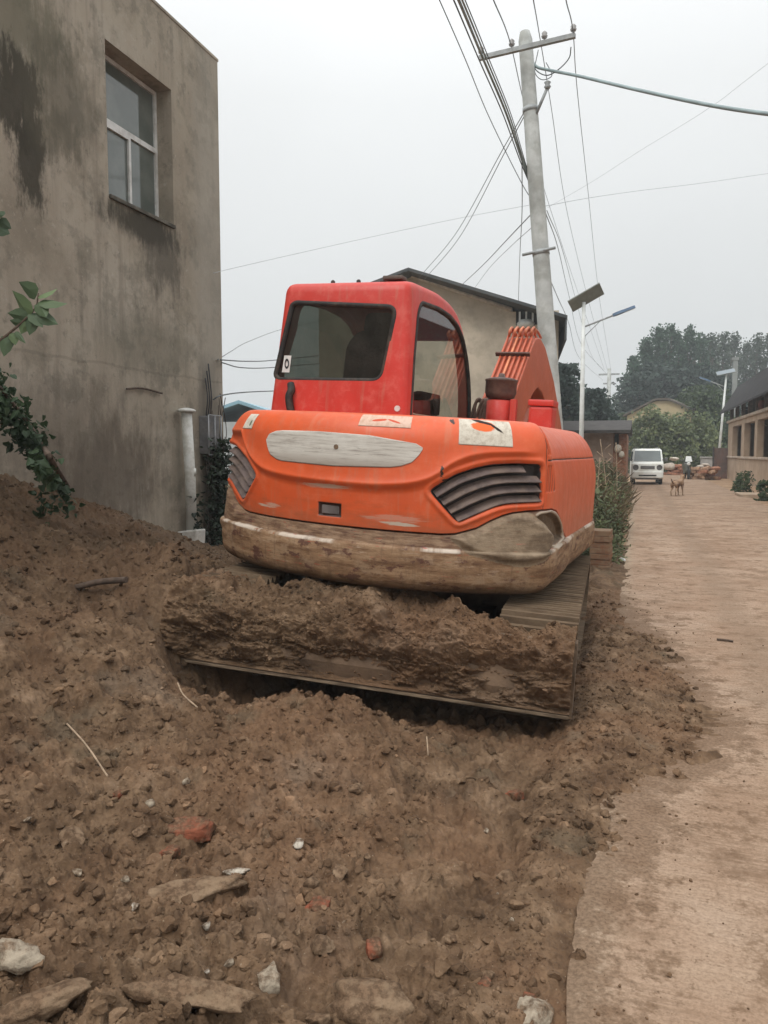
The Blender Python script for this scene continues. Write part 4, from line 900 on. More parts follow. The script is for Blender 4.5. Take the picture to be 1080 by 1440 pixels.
ci = cutter([(cabx(z, False) + .06, leanY(y, z), z) for y, z in inn], [(cabx(z, True) - .06, leanY(y, z), z) for y, z in inn])
rw = [(-1.145, 2.0), (-.285, 1.985), (-.262, 2.01), (-.185, 2.56), (-.205, 2.592), (-1.03, 2.602), (-1.068, 2.58), (-1.178, 2.035)]
rw = roundpoly([rw[0], rw[2], rw[3], rw[5], rw[6], rw[7]], .085, 6)
c1 = cutter([(x, -1.2, z) for x, z in rw], [(x, -.45, z) for x, z in rw])
sw = roundpoly([(-.60, 1.70), (.955, 1.70), (.955, 2.0), (.915, 2.17), (.83, 2.35), (.70, 2.505), (.52, 2.60), (.30, 2.648), (.0, 2.66), (-.44, 2.635), (-.515, 2.55), (-.57, 2.2)], .05, 3)
c2 = cutter([(-.4, y, z) for y, z in sw], [(.3, y, z) for y, z in sw]); c3 = cutter([(-1.4, y, z) for y, z in sw], [(-.8, y, z) for y, z in sw])
c4 = cutter([(-1.03, .6, 1.5), (-.17, .6, 1.5), (-.2, .6, 2.50), (-.98, .6, 2.50)], [(-1.03, 1.5, 1.5), (-.17, 1.5, 1.5), (-.2, 1.5, 2.50), (-.98, 1.5, 2.50)])
ci.data.materials.append(None)
for p_ in ci.data.polygons: p_.material_index = 1
boolean(cab, [ci, c1, c2, c3, c4])
me = cab.data; me.transform(TU); cab.parent = exc; me.shade_smooth(); me.set_sharp_from_angle(angle=R(32))
GLT = glass_mat('tinted_cab_glass', (.15, .175, .16), 1.9, .02, (.22, .21, .18), .10)
GLC = glass_mat('dusty_cab_glass', (.62, .66, .62), 1.3, .02, (.26, .24, .19), .10)
def rearY(z): return leanY(-.70, z)
# rubber seals and panes
def loop_strip(name, loop, w_in, thick, mat, parent, mk):
    L = np.array(loop); c = L.mean(0); n = len(L); ctr = []
    for i in range(n):
        t = L[(i + 1) % n] - L[i - 1]; t /= np.linalg.norm(t) + 1e-9; ctr.append(np.array([-t[1], t[0]]) if np.dot(np.array([-t[1], t[0]]), c - L[i]) > 0 else np.array([t[1], -t[0]]))
    ctr = np.array(ctr); V = []
    for dw, dt in ((-.012, 0), (-.008, thick), (w_in, thick), (w_in + .002, -.02)):
        V += [mk(p + q * dw, dt) for p, q in zip(L, ctr)]
    return npmesh(name, upv(np.array(V)), gridfaces(4, n, True), mat, parent, True)
mkr = lambda p, o: np.array([p[0], rearY(p[1]) - o, p[1]])
mks = lambda p, o: np.array([cabx(p[1], True) + o, leanY(p[0], p[1]), p[1]])
loop_strip('window_seal', rw, .022, .008, BLACK, cab, mkr); loop_strip('window_seal', sw, .020, .006, BLACK, cab, mks)
rp = npmesh('rear_window', upv(np.array([[x, rearY(z) + .010, z] for x, z in rw])), np.array([list(range(len(rw)))]), GLT, cab, False)
npmesh('side_window', upv(np.array([[cabx(z, True) - .012, leanY(y, z), z] for y, z in sw])), np.array([list(range(len(sw)))]), GLC, cab, False)
npmesh('side_window', upv(np.array([[cabx(z, False) + .012, leanY(y, z), z] for y, z in sw])), np.array([list(range(len(sw)))]), GLC, cab, False)
# sticker on the rear pane: white tab with a dark ring
wht = plain('white_sticker_paper', (.66, .66, .63), .6, .1, 20, 0); dk = plain('black_print', (.02, .02, .022), .6, .1, 20, 0)
sx0, sz0 = -1.115, 2.06
st_ = UB().add([(sx0, rearY(sz0) + .004, sz0), (sx0 + .065, rearY(sz0) + .004, sz0), (sx0 + .075, rearY(sz0 + .13) + .004, sz0 + .13), (sx0 + .012, rearY(sz0 + .13) + .004, sz0 + .13)], [(0, 1, 2, 3)])
st_.build('window_sticker', wht, rp)
st_ = UB(); ring = [(math.cos(a), math.sin(a)) for a in np.linspace(0, 2 * PI, 17)[:-1]]; V = []
for rr_ in (1, .55): V += [(sx0 + .04 + .020 * rr_ * x, rearY(sz0 + .065) + .001, sz0 + .066 + .040 * rr_ * z) for x, z in ring]
st_.add(V, [(i, (i + 1) % 16, 16 + (i + 1) % 16, 16 + i) for i in range(16)]); st_.build('printed_ring', dk, rp)
# cab interior
seat = UB(); seatm = plain('black_seat', (.028, .026, .025), .85, .3, 10, .3)
bs = roundpoly([(-.30, 0), (.30, 0), (.26, .55), (.16, .66), (-.16, .66), (-.26, .55)], .08, 4)
seat.prism([(x - .50, z + 1.78) for x, z in bs], -.32, -.18, 'y', None, True); seat.prism([(x - .50, z + 2.42) for x, z in roundpoly([(-.13, 0), (.13, 0), (.11, .16), (-.11, .16)], .05, 4)], -.30, -.20, 'y', None, True)
seat.bb((-.78, -.25, 1.64), (-.22, .28, 1.80), bev=.04).bb((-.72, -.2, 1.35), (-.28, .2, 1.64)).bb((-.90, -.25, 1.80), (-.80, .2, 1.98), bev=.03).bb((-.20, -.25, 1.80), (-.10, .2, 1.98), bev=.03)
seat.build('seat', seatm, cab)
UB().bb((-.95, .62, 1.35), (-.25, .86, 1.72), bev=.03).build('console', seatm, cab)
for x in (-.72, -.50): UB().tube([(x, .62, 1.40), (x, .50, 1.95)], .015, 6).lathe((x, .50, 1.94), [(.012, 0), (.026, .03), (.022, .07), (.008, .085)], 10).build('travel_lever', seatm, cab)
UB().tube(bez([(-1.02, rearY(1.98) - .012, 1.97), (-1.0, rearY(1.93) - .035, 1.92), (-1.01, rearY(1.84) - .04, 1.86), (-.98, rearY(1.75) - .03, 1.72)], 5), .030, 8).build('hose', BLACK, cab)
UB().box((-.28, -.55, 2.79), (.16, .10, .03), bev=.01).build('roof_bracket', plain('dull_brown_metal', (.14, .11, .09), .7, .3), cab)
for x in (-.82, -.60): UB().lathe((x, -.50, 2.755), [(.018, 0), (.018, .035), (.008, .045)], 8).build('roof_bolt', BLACK, cab)
UB().lathe((-.12, rearY(1.80) - .005, 1.815), [(.022, -.012), (.022, .0)], 10, 'y').build('rear_plug', wht, cab)

# --- boom, arm, bucket
bp = [(.45, 1.35), (.62, 1.66), (.76, 1.846), (1.25, 2.27), (1.62, 2.585), (1.76, 2.665), (1.95, 2.69), (2.26, 2.63), (2.92, 2.32), (3.62, 1.85), (4.35, 1.30), (4.45, 1.14), (4.30, 1.08), (3.4, 1.58), (2.75, 1.95), (2.25, 2.16), (2.0, 2.195), (1.75, 2.10), (1.36, 1.80), (.95, 1.40), (.65, 1.22)]
boom = UB().prism(roundpoly(bp, .06, 3), .055, .345, 'x').build('boom', OR2, exc, bevel=.012)
rod = UB()
for k in range(6):
    x = .078 + .048 * k
    q = [(x, .52, 1.56), (x, .80, 1.915), (x, 1.27, 2.32), (x, 1.60, 2.60), (x, 1.72, 2.70 + .03 * (k % 2)), (x + .01, 1.85, 2.74), (x, 2.1, 2.71)]
    UB().tube(bez(q, 5), .0125, 8).build('hydraulic_pipe', OR2 if k != 2 else plain('pale_orange_pipe', (.62, .22, .11), .6, .2), boom)
UB().bb((.03, -.012, -.02), (.365, .012, .02), T=Matrix.Translation((0, 1.40, 2.46)) @ Matrix.Rotation(R(41), 4, 'X'), bev=.004).build('pipe_clamp', plain('dark_clamp', (.10, .05, .035), .7, .3), boom)
d = UB()
for k in range(5): x = .09 + .055 * k; d.tube(bez([(x, 1.66, 2.665), (x + .01, 1.62, 2.71), (x + .015, 1.70, 2.755), (x + .01, 1.80, 2.71)], 5), .014, 7)
d.build('hose_fittings', plain('worn_orange_fitting', (.50, .17, .09), .6, .3), boom)
UB().tube([(.20, 1.35, 1.15), (.20, 2.1, 1.95)], .065, 14).tube([(.20, 2.0, 1.85), (.20, 2.75, 2.32)], .038, 12).build('boom_cylinder', OR2, exc)
arm = [(4.15, 1.62), (4.5, 1.52), (4.62, 1.25), (4.2, .25), (4.05, .22), (4.1, 1.0)]
UB().prism(roundpoly(arm, .05, 3), .09, .31, 'x').build('arm', OR2, exc, bevel=.01)
bk = roundpoly([(4.25, .42), (4.05, .45), (3.75, .30), (3.62, .02), (3.75, -.22), (4.0, -.30), (4.02, -.25), (3.85, .0), (4.0, .22), (4.2, .3)], .03, 3)
UB().prism(bk, -.15, .55, 'x').build('bucket', STEEL, exc)
# --- engine-bay furniture on the deck
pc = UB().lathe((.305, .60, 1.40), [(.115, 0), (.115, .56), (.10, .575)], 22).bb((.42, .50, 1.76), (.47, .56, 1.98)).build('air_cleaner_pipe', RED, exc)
pcap = plain('brown_precleaner', (.085, .048, .038), .55, .35, 8, .3, dirt=(.16, .11, .08), dirtamt=.5)
UB().lathe((.305, .60, 1.985), [(.07, -.02), (.12, .01), (.135, .05), (.135, .145), (.14, .15), (.14, .165), (.10, .178), (.03, .186), (.025, .215), (.012, .22)], 26).build('pre_cleaner', pcap, pc)
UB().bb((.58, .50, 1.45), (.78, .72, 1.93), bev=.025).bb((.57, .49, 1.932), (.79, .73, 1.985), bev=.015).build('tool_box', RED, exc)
hz = UB(); hr = np.random.default_rng(4)
for k in range(9):
    x = .02 + .022 * k; hz.tube(bez([(x, .75, 1.45), (x + hr.normal(0, .01), .72, 1.75), (x + .06 + hr.normal(0, .02), .70, 1.95 + .03 * hr.random()), (x + .10, .85, 1.90), (x + .12, 1.05, 1.75)], 6), .014, 7)
hz.build('hose_bundle', plain('dusty_hose', (.16, .105, .08), .8, .35, 12), exc)

# --- undercarriage
def belt(x0, x1):
    y0, y1, rr, zc = -1.62, 1.05, .30, .30; loop = []
    N = 220; per = 2 * (y1 - y0) + 2 * PI * rr
    for k in range(N * 2):
        s_ = per * k / (N * 2); d = .020 if k % 4 < 2 else -.018
        if s_ < y1 - y0: p, n = (y0 + s_, zc + rr), (0, 1)
        elif s_ < y1 - y0 + PI * rr: a = PI / 2 - (s_ - (y1 - y0)) / rr; p, n = (y1 + rr * math.cos(a), zc + rr * math.sin(a)), (math.cos(a), math.sin(a))
        elif s_ < 2 * (y1 - y0) + PI * rr: p, n = (y1 - (s_ - (y1 - y0) - PI * rr), zc - rr), (0, -1)
        else: a = -PI / 2 - (s_ - 2 * (y1 - y0) - PI * rr) / rr; p, n = (y0 + rr * math.cos(a), zc + rr * math.sin(a)), (math.cos(a), math.sin(a))
        loop.append((p[0] + n[0] * d, p[1] + n[1] * d, p[0] - n[0] * .04, p[1] - n[1] * .04))
    V = []
    n = len(loop)
    for x, o in ((x0, 2), (x0, 0), (x1, 0), (x1, 2)): V += [(x, q[o], q[o + 1]) for q in loop]
    return MB().add(V, [((j * n + i), (j * n + (i + 1) % n), (((j + 1) % 4) * n + (i + 1) % n), (((j + 1) % 4) * n + i)) for j in range(4) for i in range(n)])
b = NB('muddy_track_pads'); v = b.co(); n1 = b.noise(b.co((.7, 9, 1)), 2.4, 6, .7); n2 = b.noise(v, 12, 5, .65)
c = b.ramp(n1, [(.3, (.05, .035, .023)), (.5, (.125, .086, .055)), (.7, (.225, .165, .108))]); c = b.mix(b.math('MULTIPLY', b.mr(n2, .5, .68), .6), c, (.12, .078, .048))
TRK = b.fin(c, .9, b.bump(n2, .5, .012), 0, .15)
for s_ in (1, -1):
    tr = belt(.775, 1.225) if s_ > 0 else belt(-1.225, -.775); tr.build('track', TRK, exc)
    x0, x1 = sorted((s_ * .80, s_ * 1.18)); MB().bb((x0, -1.55, .13), (x1, 1.0, .47), bev=.03).build('track_frame', STEEL, exc)
MB().bb((-.8, -.55, .30), (.8, .55, .62), bev=.05).lathe((0, 0, .6), [(.5, 0), (.5, .2)], 28).build('centre_frame', STEEL, exc)
bl_ = [(-1.97, .16), (-2.02, .15), (-2.06, .26), (-2.055, .38), (-2.02, .49), (-1.99, .545), (-1.97, .54), (-1.99, .48), (-2.02, .38), (-2.015, .27)]
blade = MB().prism(bl_, -1.22, 1.22, 'x').build('dozer_blade', STEEL, exc, bevel=.004)
bladem = plain('mud_caked_plate', (.10, .066, .041), .95, .4, 9, .7, 30, dirt=(.17, .11, .068), dirtamt=.9)
for x in (-1.235, 1.221): MB().prism([(-1.90, .17), (-2.08, .145), (-2.09, .38), (-2.03, .545), (-1.93, .545)], x, x + .014, 'x').build('blade_end_plate', bladem, blade)
b = NB('worn_steel_edge'); v = b.co(); n = b.noise(b.co((2, 20, 20)), 2, 5, .7); ed = b.fin(b.mix(b.mr(n, .4, .62), (.10, .068, .043), (.24, .175, .115)), .8, b.bump(n, .3, .005), .0, .4)
MB().bb((-1.22, -2.085, .138), (1.22, -2.024, .158), bev=.004).build('cutting_edge', ed, blade)
for x in (-.55, .55): MB().tube([(x, -.5, .35), (x, -1.95, .34)], .075, 4, True, None, True).build('blade_arm', STEEL, exc)

# --- soil heaped on the blade (it lies on the machine: a thing of its own)
xs_ = np.arange(-1.235, 1.225, .0065); ts = np.linspace(0, 1, 200); XX, TT = np.meshgrid(xs_, ts); X, T_ = XX.ravel(), TT.ravel()
crest = np.interp(X, [-1.25, -1.1, -.7, -.3, .1, .5, .75, .95, 1.1, 1.22], [.60, .625, .61, .66, .665, .65, .61, .59, .585, .58]) + .05 * fbm(X * 3, X * 0, 60, 4)
back = np.interp(X, [-1.25, -.95, -.7, -.5, -.2, .15, .4, .6, .8, 1.0, 1.22], [-1.50, -1.55, -1.80, -1.75, -1.50, -1.40, -1.60, -1.84, -1.88, -1.88, -1.84])
kt = [0, .07, .30, .48, .62, .80, .92, 1]
ky = [np.full(len(X), -2.088), np.full(len(X), -2.105), -2.165 - .05 * fbm(X * 2, X * 0 + 3, 61, 3), -2.13 + 0 * X, -2.04 + 0 * X, back * .65 - 2.0 * .35, back, back + .25]
kz = [np.full(len(X), .165), np.full(len(X), .19), .20 + (crest - .20) * .42, .20 + (crest - .2) * .72, .20 + (crest - .2) * .93, crest, crest - .0, crest * 0 + .35]
def pl(ks): 
    out = np.zeros(len(X)); K = np.stack(ks); i = np.clip(np.searchsorted(kt, T_, side='right') - 1, 0, len(kt) - 2); kt_ = np.array(kt); f = (T_ - kt_[i]) / (kt_[i + 1] - kt_[i]); f = f * f * (3 - 2 * f) * .5 + f * .5
    j = np.arange(len(X)); return K[i, j] * (1 - f) + K[i + 1, j] * f
Yb, Zb = pl(ky), pl(kz)
am = sst(0, .10, T_) * sst(1.26, 1.20, np.abs(X)); q1 = T_ * 1.15
dd = am * (.5 * lumps(X, q1, .26, 33, .15, .5, 2) + .5 * lumps(X + .03 * fbm(X * 9, q1 * 9, 1), q1, .11, 34, .2, .55, 1.5) + .6 * lumps(X, q1, .052, 35) + .7 * lumps(X, q1, .026, 36) + .09 * fbm(X * 2.5, q1 * 2.5, 37, 5, .55) + .045 * fbm(X * 12, q1 * 12, 38, 4, .6)) - .035 * am
# a broken overhanging shelf across the face, as wet soil shears
sh = sst(.03, -.03, T_ - (.36 + .10 * fbm(X * 2.2, X * 0, 62, 4))) * sst(.02, .2, T_) * sst(-.9, -.2, X) * sst(1.1, .8, X); dd -= .055 * sh
ny_ = np.interp(T_, [0, .3, .55, .75, 1], [-1, -.9, -.6, -.15, .1]); nz_ = np.sqrt(1 - ny_ ** 2); Yb += ny_ * dd; Zb += nz_ * dd
Zb = np.minimum(Zb, .79)
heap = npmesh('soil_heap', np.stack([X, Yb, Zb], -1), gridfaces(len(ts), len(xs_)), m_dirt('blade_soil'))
heap.location = exc.location; heap.rotation_euler = exc.rotation_euler; tag(heap, 'heap of brown soil piled along the raised dozer blade of the excavator', 'soil heap')
hv = np.array([v_.co[:] for v_ in heap.data.vertices]); r = np.random.default_rng(8); idx = r.integers(0, len(hv), 4500); idx = idx[(T_[idx] > .1) & (T_[idx] < .85) & (np.abs(X[idx]) < 1.15)]
o = scatter('blade_crumbs', hv[idx], .004 + .006 * r.random(len(idx)) + .02 * r.random(len(idx)) ** 8, mclod, protos[4:], .35, 3); o.location = heap.location; o.rotation_euler = heap.rotation_euler; tag(o, kind='stuff')
# ================================================================== POLES AND WIRES
def put(o, par): o.matrix_parent_inverse = par.matrix_basis.inverted(); return o
concp = plain('pale_pole_concrete', (.46, .475, .455), .85, .18, 3, .3, 40, dirt=(.25, .25, .22), dirtamt=.6)
galv = plain('galvanised_steel', (.33, .35, .35), .55, .2, 8, .1, dirt=(.2, .2, .18), dirtamt=.4); cerm = plain('grey_insulator', (.30, .29, .28), .4, .2, 6, 0)
PY = 11.7
def pyp(px, py): return Vector(ony(px, py, PY))
pt0, pb0 = pyp(738, 45), pyp(769, 470); ax = (pb0 - pt0); pbase = pt0 + ax * ((pt0.z + .3) / (pt0.z - pb0.z)); up_ax = (pt0 - pbase)
pole = empty('utility_pole', pbase, 0, 'tall leaning concrete utility pole with a steel crossarm behind the excavator', 'utility pole')
Lp = up_ax.length
MB().tube([up_ax * t for t in np.linspace(0, .985, 9)] + [up_ax], [.150 - .052 * t for t in np.linspace(0, .985, 9)] + [.07], 20).build('pole_shaft', concp, pole)
ca, cb_ = Vector(at(674, 82, 11.15)) - pbase, Vector(at(809, 50, 10.55)) - pbase
MB().tube([ca, cb_], .042, 4, True, None, True).build('crossarm', galv, pole)
for t in (.02, .35, .69, .98):
    p = ca.lerp(cb_, t); MB().lathe(p, [(.012, .03), (.012, .06), (.035, .065), (.045, .09), (.03, .10), (.04, .125), (.022, .15), (.008, .16)], 12).build('insulator', cerm, pole)
for z, rr_ in ((.86, .115), (.60, .125)):
    MB().tube([up_ax * (z - .004), up_ax * (z + .004)], rr_, 20).build('band', galv, pole)
pm = up_ax * .60; MB().tube([pm + Vector((-.26, -.06, -.02)), pm + Vector((.22, -.12, .03))], .022, 6).build('bracket', galv, pole)
pm = up_ax * .862; MB().tube([pm + Vector((.09, -.05, -.10)), pm + Vector((.25, -.1, .22))], .022, 6).lathe(pm + Vector((.25, -.1, .20)), [(.03, 0), (.05, .03), (.03, .06), (.05, .09), (.02, .11)], 10).build('bracket', galv, pole)
wirem = plain('weathered_wire', (.15, .165, .17), .6, .15, 5, 0); wireb = plain('black_wire', (.09, .105, .11), .6, .15, 5, 0); cabm = plain('glare_paled_cable', (.27, .34, .345), .6, .15, 5, 0)  # the cable grey is lightened to imitate sky glare
fnt = plain('glare_paled_wire', (.42, .45, .46), .7, .1, 5, 0)  # paler copy of the wire, with glare put into its colour
def wire(label, pts, r=.006, m=None, cat='wire', name='wire', n=10, group='overhead wires'):
    P_ = [at(*p) for p in pts]
    if pts[0][1] < 0: P_.insert(0, P_[0] + (P_[0] - P_[1]) * 7)
    if pts[-1][0] > 1085: P_.append(P_[-1] + (P_[-1] - P_[-2]) * 5)
    q = bez(P_, n); c = Vector(q[0]); o = MB().tube([Vector(p) - c for p in q], r, 5).build(name, m or wirem); o.location = c
    return tag(o, label, cat, group)
A = 10.9
wire('power wire from the top edge over the left insulator, passing behind the pole', [(676, -40, 6.5), (694, 0, 7.6), (718, 62, A), (738, 150, 14), (768, 275, 24), (815, 418, 44), (850, 520, 58)], .007)
wire('power wire over the insulator just right of the pole, running down to the far pole', [(742, -50, 7), (750, 0, 8.2), (757, 40, A), (775, 150, 15), (800, 310, 26), (832, 440, 44), (854, 520, 58)], .007)
wire('power wire over the insulator at the right end of the crossarm', [(791, -50, 7), (796, 0, 8.3), (806, 46, A - .3), (812, 130, 14), (827, 270, 22), (843, 420, 40), (859, 520, 58)], .007)
wire('thin wire left of the cable bundle at the top edge', [(600, -40, 7), (618, 0, 8), (655, 85, 9.6), (688, 165, 11), (735, 260, 11.6), (757, 292, 11.6)], .006)
for k, (dx, lab, r_) in enumerate(((0, 'thickest cable of the bundle hanging left of the pole', .015), (-7, 'outer left cable of the bundle hanging left of the pole', .008), (5, 'twisted inner cable of the bundle hanging left of the pole', .010), (9, 'inner right cable of the bundle nearest the pole', .006))):
    wire(lab, [(622 + dx, -50, 6), (645 + dx, 0, 7), (680 + dx * .9, 84, 9.2), (712 + dx * .7, 160, 10.4), (735 + dx * .4, 228, 11.2), (757, 287, 11.5)], r_, cabm if k in (0, 2) else wireb, 'cable', 'cable', 10, 'cables of the bundle')
wire('thick drooping cable from the pole top to the right edge', [(746, 72, 11.3), (752, 92, 11.2), (775, 99, 11), (815, 107, 10.4), (900, 127, 9.2), (1000, 148, 8.2), (1090, 161, 7.4), (1180, 168, 6.8)], .022, cabm, 'cable', 'cable')
wire('jumper loop hanging under the right end of the crossarm', [(803, 66, 10.7), (800, 82, 10.8), (785, 98, 10.9), (768, 106, 11), (752, 96, 11.2), (748, 74, 11.3)], .008, wireb)
wire('small slack loop beside the pole below the crossarm', [(757, 70, 11.2), (752, 100, 11.3), (762, 112, 11.2), (776, 106, 11.1), (768, 88, 11.1)], .006, wireb)
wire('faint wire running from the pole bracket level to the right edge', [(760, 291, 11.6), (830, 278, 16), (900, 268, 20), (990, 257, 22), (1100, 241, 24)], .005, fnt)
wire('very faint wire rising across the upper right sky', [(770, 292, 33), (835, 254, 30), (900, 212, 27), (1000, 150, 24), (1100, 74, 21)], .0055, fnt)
wire('first of two parallel wires slanting down left from the pole to the gabled house', [(737, 158, 11.6), (706, 212, 14), (640, 330, 20), (588, 392, 25)], .008)
wire('lower of the two parallel wires slanting down to the gabled house', [(739, 160, 11.6), (709, 216, 14), (646, 334, 20), (596, 394, 25)], .008)
wire('slanting service wire from the pole bracket to the house canopy', [(752, 296, 11.6), (715, 335, 15), (680, 372, 20), (648, 402, 25)], .009)
wire('thin slanting wire below the bracket to the house canopy', [(750, 318, 11.6), (720, 345, 15), (690, 375, 20), (668, 404, 25)], .005)
wire('nearly vertical wire dropping beside the pole to the house', [(734, 228, 11.4), (734, 300, 14), (731, 360, 19), (729, 424, 25)], .008)
wire('left wire of the pair running from the bracket toward the solar lamp', [(766, 296, 11.7), (785, 350, 18), (800, 415, 30), (818, 485, 44), (850, 522, 58)], .008)
wire('right wire of the pair running from the bracket toward the solar lamp', [(769, 296, 11.7), (792, 355, 18), (812, 430, 32), (832, 500, 48), (853, 526, 58)], .006)
wire('loose wire hanging along the pole behind the boom', [(773, 392, 11.8), (785, 420, 16), (800, 455, 24), (816, 505, 38), (848, 535, 58)], .007)
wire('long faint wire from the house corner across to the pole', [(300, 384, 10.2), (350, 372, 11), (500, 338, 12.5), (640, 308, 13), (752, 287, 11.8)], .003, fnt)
wire('upper wire between the house wall and the cab', [(310, 506, 10.5), (345, 508, 13), (380, 507, 16), (450, 500, 19)], .009, wireb)
wire('sagging wire just below the upper one between house and cab', [(312, 510, 10.5), (340, 517, 13), (380, 517, 16), (450, 511, 19)], .009, wireb)
wire('lowest dark wire between the house wall and the cab', [(300, 562, 10.2), (312, 556, 10.5), (340, 552, 13), (380, 550, 16), (450, 548, 19)], .010, wireb)
wire('thin wire rising behind the cab roof on the left', [(306, 506, 10.4), (325, 494, 15), (350, 480, 20), (400, 462, 24), (480, 445, 25)], .007)

# solar lamps
whitep = plain('white_lamp_paint', (.66, .68, .66), .45, .08, 3, .05, dirt=(.4, .4, .36), dirtamt=.4)
def solar_lamp(loc, rz, lean, label, s=1., tl=1):
    t = empty('solar_street_lamp', loc, rz, label, 'street lamp', 'solar street lamps along the road'); t.rotation_euler = (lean[0], lean[1], rz); t.scale = (s, s, s)
    MB().tube([(0, 0, -.2), (0, 0, 3), (0, 0, 5.85)], [.075, .065, .05], 14).build('pole_shaft', whitep, t)
    q = Matrix.Translation((.05, 0, 5.98)) @ Matrix.Rotation(R(-28) if tl > 0 else R(14), 4, 'Y') @ Matrix.Rotation(R(-26), 4, 'X')
    MB().box((0, 0, 0), (.98, .56, .035), q, .006).build('solar_panel', plain('panel_underside', (.24, .26, .235), .6, .12, 5, .05), t)
    MB().box((0, .0, .020), (.94, .52, .008), q).build('solar_cells', plain('sky_paled_cells', (.16, .19, .21), .35, .1, 5, 0), t)  # cell colour lightened to stand in for reflected bright sky
    MB().tube([(0, 0, 5.15), (.85, 0, 5.45)], .026, 8).tube([(0, 0, 4.85), (.48, 0, 5.32)], .013, 6).build('arm', galv, t)
    ang = math.atan2(.30, .85); q2 = Matrix.Translation((.80, 0, 5.43)) @ Matrix.Rotation(-ang, 4, 'Y')
    lh = MB().prism(roundpoly([(0, -.05), (.10, -.10), (.28, -.10), (.34, -.05), (.62, -.045), (.64, 0), (.62, .045), (.34, .05), (.28, .10), (.10, .10), (0, .05)], .03, 2), -.03, .045, 'z', q2).build('lamp_head', plain('blue_grey_lamp', (.13, .20, .30), .45, .15, 6, .05), t)
    MB().box((.45, 0, -.034), (.26, .07, .012), q2).build('lamp_lens', plain('milky_lens', (.5, .52, .52), .3, .05, 5, 0), lh)
    return t
l1 = onz(817, 708, 0); l1 = at(817, 640, 22.0); solar_lamp((l1[0], l1[1], -.05), 0, (0, 0), 'nearer white solar street lamp standing right behind the excavator', .98)
l2 = at(1009, 640, 48.); solar_lamp((l2[0], l2[1], -.05), PI, (0, R(-3.2)), 'farther white solar street lamp at the corner of the long low building', 1.08, -1)

# far pole
fp = at(855, 600, 58.); zt_ = at(853, 519, 58.)[2]
far = empty('utility_pole', (fp[0], fp[1], -.1), 0, 'distant grey utility pole with two crossarms between the tree groups', 'utility pole')
MB().tube([(0, 0, 0), (0, 0, zt_ + .1)], [.20, .14], 10).build('pole_shaft', concp, far)
MB().bb((-.75, -.06, zt_ - .38), (.75, .06, zt_ - .26)).build('crossarm', galv, far); MB().bb((-.42, -.06, zt_ - 1.05), (.42, .06, zt_ - .95)).build('crossarm', galv, far)

# ================================================================== BUILDINGS BEYOND
cem = plain('grey_cement_render', (.36, .315, .25), .92, .16, .7, .3, 14, dirt=(.20, .175, .14), dirtamt=.55)
darkroof = plain('dark_metal_roof', (.055, .062, .064), .7, .25, 1.5, .2, 10, dirt=(.12, .11, .10), dirtamt=.4); black_in = plain('painted_dark_inside', (.02, .02, .02), .9, .2)  # the black fill paints the unlit inside of openings onto solid walls
GH = 26.0
def gx(px, py, y=GH): return ony(px, py, y)
cem = plain('grey_cement_render', (.50, .43, .335), .92, .16, .7, .3, 14, dirt=(.30, .26, .20), dirtamt=.55)
hs = empty('gabled_house', (float(ony(786, 440, GH)[0]), GH, 0), 0, 'grey cement gabled house with a dark raised canopy roof behind the excavator', 'house')
rg = gx(572, 392); rt_ = gx(786, 440); knee = gx(720, 440)
mbw = MB(); xL = 2 * rg[0] - knee[0]
xL = float(ony(470, 480, GH)[0]); zL_ = rg[2] + (knee[2] - rg[2]) * (rg[0] - xL) / (knee[0] - rg[0])
prof_ = [(xL - .2, -.2), (rt_[0], -.2), (rt_[0], knee[2]), (knee[0], knee[2]), (rg[0], rg[2]), (xL - .2, zL_)]
wl = MB().prism(prof_, GH, GH + 11, 'y').build('wall', cem, hs); wl.matrix_parent_inverse = hs.matrix_basis.inverted()
cop = MB().tube([(xL - .2, GH - .04, zL_ + .06), (rg[0], GH - .04, rg[2] + .06), (knee[0], GH - .04, knee[2] + .06)], .075, 6).build('gable_coping', plain('pale_coping', (.50, .46, .40), .9, .2), hs); cop.matrix_parent_inverse = hs.matrix_basis.inverted()
q0, q1 = gx(575, 383, GH - .9), gx(784, 441, GH - .9); sl = (q1[2] - q0[2]) / (q1[0] - q0[0]); xe = gx(792, 455, GH - .9)[0]; dx = xe - q0[0]
dl = q0[0] - float(ony(520, 400, GH)[0])
rf = MB().prism([(q0[0], q0[2]), (xe, q0[2] + sl * dx), (xe, q0[2] + sl * dx - .10), (q0[0], q0[2] - .10)], GH - .9, GH + 12, 'y').prism([(q0[0] - .001, q0[2]), (q0[0] - .001, q0[2] - .10), (q0[0] - dl, q0[2] + sl * dl - .10), (q0[0] - dl, q0[2] + sl * dl)], GH - .9, GH + 12, 'y')
rfo = rf.build('roof', darkroof, hs); rfo.matrix_parent_inverse = hs.matrix_basis.inverted()
fz = MB().bb((xe - .06, GH - .88, q0[2] + sl * dx - .75), (xe - .01, GH + 11, q0[2] + sl * dx - .11)).build('fascia', darkroof, hs); fz.matrix_parent_inverse = hs.matrix_basis.inverted()
po = MB()
for px in (590, 630, 664, 722, 760): 
    p = gx(px, 430, GH + .25); zz = q0[2] + sl * (p[0] - q0[0]) - .1; put(MB().bb((p[0] - .04, GH + .2, zz - 1.6), (p[0] + .04, GH + .28, zz)).build('canopy_post', galv, hs), hs)
a0, a1 = gx(726, 440, GH - .05), gx(754, 457, GH - .05)
w_ = MB().bb((a0[0], GH - .02, a1[2]), (a1[0] + .25, GH + .02, a0[2] + .05)).build('window', black_in, hs); w_.matrix_parent_inverse = hs.matrix_basis.inverted()
